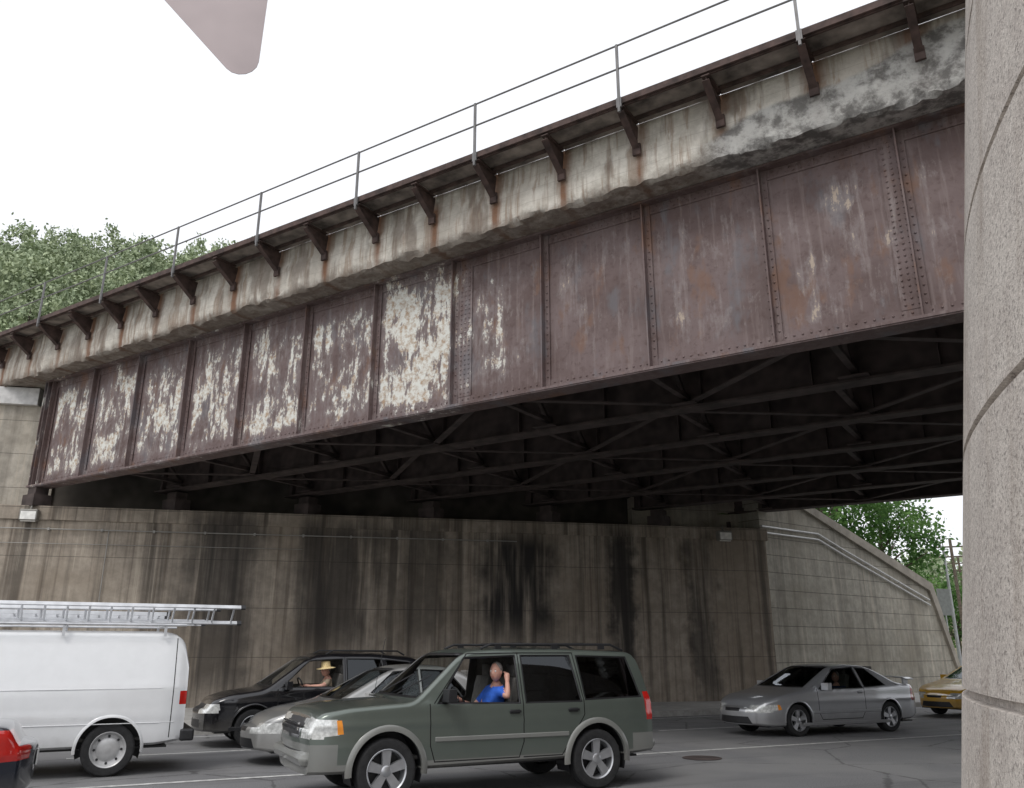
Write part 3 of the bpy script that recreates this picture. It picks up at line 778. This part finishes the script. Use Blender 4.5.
SUV=dict(L=4.72,W=.92,wr=.365,wx=(1.45,-1.44),paint=green,clad=cladm,lipmat=cladm,lipw=.07,lipp=.022,ww=.24,gap=.07,sm=.07,crown=.028,bulge=.07,
 top=[(-2.36,1.00),(-2.34,1.18),(-2.25,1.58),(-2.19,1.695),(-2.1,1.73),(-1.0,1.765),(0.0,1.765),(.34,1.74),(.50,1.67),(1.06,1.19),(1.16,1.145),(1.9,1.10),(2.22,1.05),(2.33,.97),(2.36,.80)],
 bot=[(-2.36,.42),(-2.0,.40),(1.9,.36),(2.36,.36)],
 plan=[(-2.36,.91),(-2.29,.965),(-2.0,.99),(-1,1),(1.2,1),(1.9,.995),(2.15,.97),(2.29,.92),(2.36,.86)],
 belt=[(-2.36,1.10),(2.36,1.06)],tum=.20,crease=.88,er=.06,
 win=[([(.80,1.11),(.42,1.62),(-.29,1.645),(-.29,1.09)],'open'),([(-.40,1.09),(-.40,1.645),(-1.12,1.645),(-1.20,1.09)],'tint'),([(-1.29,1.11),(-1.25,1.64),(-2.03,1.62),(-2.16,1.13)],'tint')],
 ws=([(-.76,1.18),(.76,1.18),(.66,1.67),(-.66,1.67)],.4,1.2), rw=([(-.70,1.17),(.70,1.17),(.62,1.62),(-.62,1.62)],-2.45,-2.15),
 seams=[[(.93,1.09),(.92,.62),(.86,.44),(-.28,.44),(-.345,.62),(-.345,1.69),(.38,1.68),(.87,1.10)],[(-.345,.44),(-.90,.44),(-1.10,.70),(-1.25,.92),(-1.25,1.10),(-1.18,1.69),(-.345,1.69)]],
 cladding=[[(-2.6,.30),(2.6,.30),(2.6,.46),(-2.6,.46)],[(2.05,.3),(2.6,.3),(2.6,.68),(2.05,.68)],[(-2.6,.3),(-2.0,.3),(-2.0,.66),(-2.6,.66)]],
 front=[([(.02,.73),(.47,.73),(.50,.97),(.02,.98)],7),([(.0,.765),(.44,.765),(.46,.94),(.0,.95)],8),([(.52,.74),(.90,.74),(.90,.95),(.56,.97)],4),([(0,.48),(.6,.48),(.55,.60),(0,.60)],8)],
 side=[([(2.04,.78),(2.5,.74),(2.5,.95),(2.07,.95)],4),([(1.99,.79),(2.06,.785),(2.08,.94),(2.02,.94)],5),([(-2.6,.82),(-2.25,.82),(-2.22,1.18),(-2.6,1.18)],6)],
 strips=[(-1.0,.86,.66,.72,.014,3)],handles=[(-.22,.98),(-1.08,.98)],hm=1,mirror=(.72,1.13),mm=1,cab=(-2.1,1.15),seats=(-.10,-1.0),rim=M['alloy'],rpz=.85)
suv,sy=car('green_suv',SUV,4.85,11.22)
mb=MB()
for sd in(1,-1):
    mb.tube([(.15,sd*.64,1.745),(.0,sd*.64,1.80),(-1.85,sd*.64,1.80),(-2.05,sd*.64,1.72)],.017,8)
    for x in(-.1,-.95,-1.7): mb.box((x,sd*.64,1.765),(.09,.03,.06))
for x in(-.45,-1.4): mb.box((x,0,1.81),(.04,1.28,.025))
mb.obj('roof_rack',M['black'],suv,smooth=True)
mb=MB(); mb.bar((2.42,-.42,.83),(2.42,.42,.83),.02,.035); mb.bar((2.41,-.42,.89),(2.41,.42,.89),.02,.02); mb.obj('grille_bars',M['chrome'],suv)
mb=MB(); mb.box((2.13,0,.52),(.66,1.60,.16)); mb.box((-2.15,0,.52),(.55,1.70,.16)); mb.obj('bumpers',cladm,suv,bevel=.07)
mb=MB(); mb.tube([(1.15,-.75,1.08),(1.0,-.78,1.88)],.004,5); mb.obj('aerial',M['black'],suv)
mb=MB()
for y in(-.5,.15): mb.bar((1.10,y,1.19),(.83,y+.5,1.425),.02,.012)
mb.obj('wipers',M['black'],suv)
VAN=dict(L=5.2,W=1.0,wr=.36,wx=(1.72,-1.60),paint=m_paint('white_van_paint',(.80,.81,.82),0,.3),lipw=.04,lipp=.012,ww=.22,gap=.07,
 top=[(-2.6,1.45),(-2.585,1.70),(-2.52,1.90),(-2.40,1.99),(-2.2,2.02),(.9,2.02),(1.2,1.95),(1.85,1.22),(2.0,1.17),(2.4,1.05),(2.55,.95),(2.6,.85)],sm=.06,
 bot=[(-2.6,.45),(-2.2,.40),(2.0,.36),(2.6,.38)],plan=[(-2.6,.88),(-2.52,.94),(-2.3,.985),(-1.5,1),(1.5,1),(2.2,.96),(2.45,.9),(2.6,.82)],
 belt=[(-2.6,1.22),(2.6,1.12)],tum=.17,crease=.80,er=.13,bulge=.04,
 win=[([(1.62,1.2),(1.12,1.78),(.62,1.78),(.62,1.2)],'tint')],ws=([(-.75,1.25),(.75,1.25),(.66,1.88),(-.66,1.88)],1.1,1.95),
 rw=([(-.62,1.3),(.62,1.3),(.56,1.75),(-.56,1.75)],-2.8,-2.45),
 seams=[[(.55,.48),(.55,1.9)],[(-2.40,.5),(-2.40,1.9)],[(1.55,1.1),(1.5,.5),(.6,.5)]],
 side=[([(-2.8,.95),(-2.50,.95),(-2.50,1.14),(-2.8,1.14)],6)],front=[([(0,.62),(.55,.62),(.55,.88),(0,.88)],8),([(.6,.66),(.88,.66),(.88,.86),(.6,.86)],4)],
 strips=[(-2.45,1.5,.70,.715,.010,0),(-2.45,1.5,1.18,1.19,.006,0)],handles=[(.75,1.05)],hm=1,mirror=(1.35,1.2),mm=1,cab=(-2.3,1.8),seats=(.4,),rim=M['steelwheel'],steel=True,rpz=.8)
van,_=car('white_van',VAN,-1.08,15.3)
mb=MB(); mb.box((-2.66,0,.52),(.2,1.9,.17)); mb.obj('rear_bumper',M['black'],van,bevel=.03)
mb=MB()
for x in(-2.2,-.8,.6):
    for sd in(1,-1): mb.bar((x,sd*.80,1.93),(x,sd*.80,2.10),.04,.04)
    mb.bar((x,-.82,2.10),(x,.82,2.10),.04,.04)
for sd in(1,-1): mb.tube([(-2.5,sd*.82,2.10),(.9,sd*.82,2.10)],.018,8)
mb.obj('ladder_rack',M['alu'],van)
def ladder(name,y,z,x0,x1,w=.4,tilt=0.0,pitch=0.0):
    T=Matrix.Translation(van.location)@Matrix.Rotation(van.rotation_euler.z,4,'Z')@Matrix.Translation((0,y,z))@Matrix.Rotation(tilt,4,'X')@Matrix.Rotation(pitch,4,'Y')
    o=empty(name); o.matrix_world=T
    mb=MB()
    for s in(-w/2,w/2): mb.b6(x0,x1,s-.012,s+.012,-.03,.03)
    for x in np.arange(x0+.15,x1,.30): mb.tube([(x,-w/2,0),(x,w/2,0)],.016,8)
    for s in(-w/2,w/2): 
        for xe in(x0,x1): mb.b6(xe-.02,xe+.05,s-.017,s+.017,-.034,.034,1)
    mb.obj('rails_and_rungs',[M['alu'],M['black']],o)
ladder('ladder',.60,2.27,-3.35,1.7,.38,R(38)); ladder('ladder.001',.40,2.24,-3.0,1.9,.32,R(38),R(.6)); ladder('ladder.002',-.25,2.17,-2.9,1.5,.42,R(4)); ladder('ladder.003',-.25,2.27,-2.3,1.7,.36,R(8))
blackp=m_paint('black_paint',(.012,.012,.015),.3,.2)
BS=dict(L=4.45,W=.90,wr=.34,wx=(1.36,-1.30),paint=blackp,ww=.22,gap=.06,
 top=[(-2.22,.95),(-2.18,1.15),(-2.0,1.55),(-1.85,1.62),(-1.0,1.70),(-.1,1.70),(.2,1.67),(.42,1.58),(1.10,1.10),(1.22,1.05),(1.8,.97),(2.08,.88),(2.19,.78),(2.22,.66)],
 bot=[(-2.22,.36),(-2.0,.30),(1.9,.28),(2.22,.30)],plan=[(-2.22,.84),(-2.12,.92),(-1.8,.975),(-1,1),(1.0,1),(1.7,.975),(2.0,.91),(2.15,.82),(2.22,.72)],
 belt=[(-2.22,1.08),(2.22,.98)],tum=.27,crease=.80,er=.09,bulge=.13,
 win=[([(.86,1.06),(.34,1.53),(-.32,1.56),(-.32,1.06)],'open'),([(-.42,1.07),(-.42,1.56),(-1.12,1.55),(-1.2,1.07)],'tint'),([(-1.28,1.09),(-1.24,1.54),(-1.72,1.49),(-1.95,1.12)],'tint')],
 ws=([(-.70,1.10),(.70,1.10),(.6,1.59),(-.6,1.59)],.3,1.25),rw=([(-.6,1.1),(.6,1.1),(.55,1.48),(-.55,1.48)],-2.3,-1.9),
 seams=[[(.95,1.02),(.93,.5),(.85,.36),(-.30,.36),(-.37,.5),(-.37,1.60)],[(-.37,.36),(-.85,.36),(-1.02,.66),(-1.24,.88),(-1.24,1.1)]],
 front=[([(0,.62),(.35,.62),(.38,.76),(0,.77)],8),([(.40,.60),(.86,.62),(.86,.78),(.44,.76)],4),([(0,.36),(.5,.36),(.5,.5),(0,.5)],8)],
 side=[([(1.97,.67),(2.4,.63),(2.4,.76),(1.99,.78)],4),([(-2.4,.85),(-2.05,.85),(-1.98,1.15),(-2.4,1.15)],6)],
 strips=[(-1.9,1.8,.30,.38,.012,1)],handles=[(-.24,.93),(-1.1,.94)],mirror=(.78,1.03),cab=(-1.9,1.15),seats=(-.05,-.95),rpz=.85)
bsuv,_=car('black_suv',BS,4.42,18.2)
mb=MB()
for sd in(1,-1): mb.tube([(.0,sd*.6,1.66),(-.15,sd*.6,1.73),(-1.5,sd*.6,1.72),(-1.65,sd*.6,1.64)],.016,8)
mb.obj('roof_rails',M['black'],bsuv,smooth=True)
def sedan(paint,coupe=False,deck=.96,roof=1.42,L=4.7):
    H=L/2
    d=dict(L=L,W=.89,wr=.32,wx=(H-.95,-H+1.02),paint=paint,ww=.21,gap=.045,
     top=[(-H,.72),(-H+.04,deck-.08),(-H+.12,deck-.01),(-H+.55,deck+.02),(-H+.72,deck+.05),(-1.05,roof-.10),(-.75,roof-.02),(-.3,roof),(.05,roof-.02),(.3,roof-.09),(1.1,.99),(1.25,.945),(H-.45,.83),(H-.15,.73),(H-.04,.64),(H,.56)],sm=.1,
     bot=[(-H,.34),(-H+.3,.25),(H-.3,.20),(H,.24)],plan=[(-H,.74),(-H+.08,.84),(-H+.3,.93),(-1,1),(.9,1),(H-.5,.95),(H-.22,.86),(H-.08,.74),(H,.60)],
     belt=[(-H,.98),(-1.4,.96),(H,.86)],tum=.38,crease=.70,er=.075,crown=.03,bulge=.16,
     ws=([(-.68,.985),(.68,.985),(.55,roof-.085),(-.55,roof-.085)],.15,1.2),rw=([(-.62,deck+.07),(.62,deck+.07),(.5,roof-.10),(-.5,roof-.10)],-H+.6,-.85),
     front=[([(0,.50),(.22,.50),(.24,.58),(0,.59)],8),([(.36,.47),(.86,.49),(.86,.63),(.38,.59)],4),([(0,.26),(.5,.26),(.42,.40),(0,.40)],8)],
     side=[([(H-.42,.53),(H+.2,.47),(H+.2,.61),(H-.40,.65)],4),([(H-.50,.545),(H-.42,.53),(H-.40,.64),(H-.46,.64)],5),([(-H-.2,.66),(-H+.30,.68),(-H+.26,deck-.06),(-H-.2,deck-.07)],6)],
     rear=[([(.42,.64),(.9,.64),(.9,deck-.09),(.42,deck-.09)],6)],mirror=(.70,.93),cab=(-1.3,1.1),seats=(-.05,-.9),rpz=.62)
    if coupe:
        d['win']=[([(.74,.95),(.18,roof-.13),(-.44,roof-.10),(-.50,.955)],'glass'),([(-.58,.97),(-.53,roof-.11),(-.80,roof-.13),(-1.22,1.00)],'tint')]
        d['seams']=[[(.86,.93),(.84,.45),(.76,.32),(-.42,.32),(-.54,.50),(-.54,.96)]]; d['handles']=[(-.40,.86)]
        d['strips']=[(-1.0,1.0,.44,.50,.014,0),(-1.3,1.3,.20,.27,.014,0)]
    else:
        d['win']=[([(.74,.95),(.20,roof-.13),(-.22,roof-.10),(-.22,.955)],'glass'),([(-.30,.955),(-.30,roof-.10),(-.78,roof-.12),(-1.12,.985)],'tint')]
        d['seams']=[[(.86,.93),(.84,.45),(.76,.30),(-.20,.30),(-.26,.45),(-.26,.95)],[(-.26,.30),(-.80,.30),(-.95,.6),(-1.1,.8),(-1.16,.96)]]; d['handles']=[(-.14,.86),(-.98,.87)]
        d['strips']=[(-1.0,1.0,.50,.55,.012,0)]
    return d
silver=m_paint('silver_paint',(.47,.48,.50),.5,.3); silver2=m_paint('champagne_silver_paint',(.42,.42,.41),.5,.3)
car('silver_sedan',sedan(silver2,roof=1.50),5.0,15.1)
cp,csy=car('silver_coupe',sedan(silver,True,deck=1.03,roof=1.46),15.25,15.35)
mb=MB()
V=[];N=12
for i in range(N+1):
    y=-.76+1.52*i/N; zc=1.14-.05*abs(y/.76)**4
    for x,z in((-2.32,zc),(-2.30,zc+.028),(-2.10,zc+.018),(-2.06,zc)): V.append((x,y,z))
mb.add(V,[(i*4+j,(i+1)*4+j,(i+1)*4+(j+1)%4,i*4+(j+1)%4) for i in range(N) for j in range(4)]+[(0,1,2,3),(N*4,N*4+1,N*4+2,N*4+3)])
for y in(-.6,.6): mb.b6(-2.28,-2.12,y-.02,y+.02,.98,1.145)
mb.obj('rear_spoiler',silver,cp,bevel=.006)
car('dark_sedan',sedan(m_paint('dark_blue_paint',(.015,.02,.035),.3,.25),deck=1.0,roof=1.45),-2.80,11.3)
tx,_=car('yellow_taxi',sedan(m_paint('taxi_yellow_paint',(.75,.42,.03),0,.3),roof=1.45,L=4.8),23.95,17.2)
mb=MB(); mb.prism([(-.14,1.44),(.14,1.44),(.10,1.58),(-.10,1.58)],-.25,.25); mb.obj('roof_sign',M['lens'],tx,bevel=.01)
# ------------------------------------------------------------ people
def person(name,vehicle,J,shirt,hat=None,face=0.0,hand_l=None):
    root=empty(name,vehicle.location.copy(),vehicle.rotation_euler.z)
    names=[n for n in J if n!='head']
    me=bpy.data.meshes.new('skel'); E=[('pelvis','waist'),('waist','chest'),('chest','neckb'),('neckb','neck'),('chest','lsh'),('lsh','lel'),('lel','lwr'),('chest','rsh'),('rsh','rel'),('rel','rwr'),('pelvis','lhip'),('lhip','lkn'),('lkn','lan'),('lan','lto'),('pelvis','rhip'),('rhip','rkn'),('rkn','ran'),('ran','rto')]
    rad=dict(pelvis=.15,waist=.135,chest=.15,neckb=.075,neck=.055,lsh=.075,rsh=.075,lel=.046,rel=.046,lwr=.028,rwr=.028,lhip=.095,rhip=.095,lkn=.06,rkn=.06,lan=.04,ran=.04,lto=.035,rto=.035)
    me.from_pydata([J[n] for n in names],[(names.index(a),names.index(b)) for a,b in E],[])
    o=bpy.data.objects.new('skel',me); COL.objects.link(o)
    mod=o.modifiers.new('s','SKIN')
    if not me.skin_vertices: 
        bpy.context.view_layer.objects.active=o; bpy.ops.mesh.customdata_skin_add()
    sv=me.skin_vertices[0].data
    for i,n in enumerate(names): sv[i].radius=(rad[n],rad[n]*(1.15 if n in('chest','waist','pelvis') else 1)); sv[i].use_root=(n=='pelvis')
    ss_=o.modifiers.new('u','SUBSURF'); ss_.levels=2; ss_.render_levels=2
    dg=bpy.context.evaluated_depsgraph_get(); dg.update(); m2=bpy.data.meshes.new_from_object(o.evaluated_get(dg))
    bpy.data.objects.remove(o)
    m2.materials.clear(); m2.materials.append(shirt); m2.materials.append(M['skin']); m2.materials.append(M['jeans'])
    segs=[(Vector(J[a]),Vector(J[b]),(a,b)) for a,b in E]
    for p in m2.polygons:
        c=p.center; best=None;bd=9
        for a,b,nm in segs:
            t=max(0,min(1,(c-a).dot(b-a)/max(1e-6,(b-a).length_squared))); d=(c-(a+(b-a)*t)).length
            if d<bd: bd=d;best=(nm,t)
        nm,t=best; k=0
        if nm in(('lel','lwr'),('rel','rwr'),('neckb','neck')): k=1
        if nm in(('lsh','lel'),('rsh','rel')) and t>.7: k=1
        if nm[0] in('lhip','rhip','lkn','rkn','lan','ran') or (nm[0]=='pelvis' and nm[1]!='waist'): k=2
        p.material_index=k; p.use_smooth=True
    bo=bpy.data.objects.new('body',m2); COL.objects.link(bo); bo.parent=root
    hc=Vector(J['head']); Rz=Matrix.Rotation(face,3,'Z')
    V=[];F=[];nu,nvv=24,18
    for i in range(nvv+1):
        th=math.pi*i/nvv
        for j in range(nu):
            ph=2*math.pi*j/nu
            x=math.sin(th)*math.cos(ph);y=math.sin(th)*math.sin(ph);z=math.cos(th)
            wx=.098;wy=.076*(1-.22*max(0,-z)**1.5);
            X=x*wx;Y=y*wy;Z=z*.122
            if x>0 and z<0: X+=.012*(-z)*x
            if x>.85: X+=.026*math.exp(-((z+.12)/.14)**2)*math.exp(-(y/.13)**2)
            if x>.8: X-=.008*math.exp(-((z-.08)/.07)**2)*math.exp(-((abs(y)-.35)/.16)**2)
            V.append(Rz@Vector((X,Y,Z))+hc)
    for i in range(nvv):
        for j in range(nu): F.append((i*nu+j,i*nu+(j+1)%nu,(i+1)*nu+(j+1)%nu,(i+1)*nu+j))
    mb=MB(); mb.add(V,F,0)
    def ball(c,r,m,sc=(1,1,1)):
        V=[];F=[]
        for i in range(9):
            th=math.pi*i/8
            for j in range(10):
                ph=.2*math.pi*j; V.append(hc+Rz@Vector((c[0]+r*sc[0]*math.sin(th)*math.cos(ph),c[1]+r*sc[1]*math.sin(th)*math.sin(ph),c[2]+r*sc[2]*math.cos(th))))
        for i in range(8):
            for j in range(10): F.append((i*10+j,i*10+(j+1)%10,(i+1)*10+(j+1)%10,(i+1)*10+j))
        mb.add(V,F,m)
    for s in(1,-1):
        ball((.083,s*.031,.012),.0125,1); ball((.094,s*.031,.012),.005,4); ball((-.0,s*.078,-.005),.022,0,(.7,.35,1.3)); ball((.09,s*.031,.034),.012,2,(.4,1.3,.25))
    ball((.093,0,-.058),.02,3,(.35,1.1,.25))
    ball((-.018,0,.028),.1,2,(.98,.83,1.06))
    mb.obj('head',[M['skin'],M['eye'],M['hair'],M['lip'],M['trim']],root,smooth=True,ang=80,fix=False)
    if hat:
        mb=MB(); mb.lathe([(0,.115),(.05,.12),(.085,.105),(.095,.03),(.10,.0),(.19,-.02),(.19,-.026),(.098,-.008),(.09,0),(.08,.09),(0,.105)],28,0,axis='z'); 
        ho=mb.obj('hat',hat,root,smooth=True,ang=50); ho.location=hc+Vector((0,0,.055)); ho.rotation_euler=(0,R(6),face)
    mb=MB()
    for sd,w,e in((1,'lwr','lel'),(-1,'rwr','rel')):
        p=Vector(J[w]); d=(p-Vector(J[e])).normalized(); u=Vector((0,0,1)) if abs(d.z)<.8 else Vector((1,0,0))
        s=d.cross(u).normalized(); nn=s.cross(d).normalized()
        if sd>0 and hand_l is not None: nn=Vector(hand_l).normalized(); nn=(nn-d*nn.dot(d)).normalized(); s=d.cross(nn).normalized()
        mb.tube([p-d*.02,p+d*.03,p+d*.075,p+d*.09],[.027,.036,.04,.034],10,0)
        for k,(off,l) in enumerate(((-.032,.062),(-.011,.074),(.011,.07),(.032,.055))):
            b=p+d*.078+s*off; mb.tube([b,b+d*l*.45+nn*.006,b+d*l*.75+nn*.022,b+d*l*.9+nn*.04],[.0095,.009,.008,.006],7,0)
        b=p+d*.03-s*.034; mb.tube([b,b-s*.022+d*.02+nn*.01,b-s*.026+d*.045+nn*.022],[.011,.010,.008],7,0)
    mb.obj('hands',[M['skin']],root,smooth=True,ang=80)
    return root
def pose(x,y,zs):
    J=dict(pelvis=(x,y,zs),waist=(x-.04,y,zs+.16),chest=(x-.09,y,zs+.38),neckb=(x-.11,y,zs+.50),neck=(x-.095,y,zs+.58),head=(x-.07,y,zs+.70),
      lsh=(x-.09,y+.18,zs+.43),rsh=(x-.09,y-.18,zs+.43),rel=(x+.10,y-.24,zs+.22),rwr=(x+.33,y-.12,zs+.30),
      lhip=(x+.06,y+.09,zs-.01),lkn=(x+.44,y+.12,zs+.08),lan=(x+.60,y+.1,zs-.27),lto=(x+.72,y+.1,zs-.30),rhip=(x+.06,y-.09,zs-.01),rkn=(x+.44,y-.12,zs+.08),ran=(x+.60,y-.1,zs-.27),rto=(x+.72,y-.1,zs-.30))
    J['lel']=(x+.10,y+.24,zs+.22); J['lwr']=(x+.33,y+.12,zs+.30)
    return J
J=pose(-.06,.44,.78); J['lel']=(-.16,.83,1.145); J['lwr']=(-.215,.69,1.35); J['lsh']=(-.13,.65,1.22); J['head']=(-.10,.585,1.45)
J['neck']=(-.13,.55,1.34); J['neckb']=(-.15,.50,1.28)
person('man',suv,J,M['blue'],face=R(40),hand_l=(.2,-1,.1))
J=pose(-.02,.46,.70); J['head']=(-.02,.58,1.36); J['neck']=(-.06,.54,1.26); J['neckb']=(-.09,.49,1.19); J['lsh']=(-.08,.64,1.13); J['lel']=(.08,.80,1.06); J['lwr']=(.30,.62,1.06)
person('man.001',bsuv,J,M['tan'],hat=M['straw'],face=R(20))
J=pose(-.10,.42,.48); J['head']=(-.17,.44,1.17); person('man.002',cp,J,M['jeans'],face=R(10))
# ------------------------------------------------------------ light, sky, camera
w=bpy.data.worlds.new('World'); scene.world=w; w.use_nodes=True; nt=w.node_tree
bg=nt.nodes['Background']; sk=nt.nodes.new('ShaderNodeTexSky'); sk.sky_type='NISHITA'; sk.sun_disc=False
SE,SA=52,-150
sk.sun_elevation=R(SE); sk.sun_rotation=R(SA%360); sk.dust_density=3; sk.air_density=1
hsv=nt.nodes.new('ShaderNodeHueSaturation'); hsv.inputs['Saturation'].default_value=.3
mx=nt.nodes.new('ShaderNodeMix'); mx.data_type='RGBA'; mx.inputs[0].default_value=.8; mx.inputs[7].default_value=(9.6,9.75,10.2,1)
nt.links.new(sk.outputs[0],hsv.inputs['Color']); nt.links.new(hsv.outputs[0],mx.inputs[6]); nt.links.new(mx.outputs[2],bg.inputs[0]); bg.inputs[1].default_value=.13
sl=bpy.data.lights.new('sun','SUN'); sl.energy=1.1; sl.angle=R(18); sl.color=(1,.97,.92)
so=bpy.data.objects.new('sun',sl); COL.objects.link(so)
d=Vector((math.sin(R(SA))*math.cos(R(SE)),math.cos(R(SA))*math.cos(R(SE)),math.sin(R(SE))))
so.rotation_euler=d.to_track_quat('Z','Y').to_euler()
cam=bpy.data.cameras.new('camera'); co=bpy.data.objects.new('camera',cam); COL.objects.link(co)
cam.sensor_width=36; cam.lens=840/1024*36; cam.shift_y=-10/1024; cam.clip_end=4000; cam.clip_start=.05
co.location=(0,0,EYE); co.rotation_euler=(R(90+17.7),0,0); scene.camera=co
scene.view_settings.view_transform='Standard'; scene.view_settings.look='None'; scene.view_settings.exposure=0
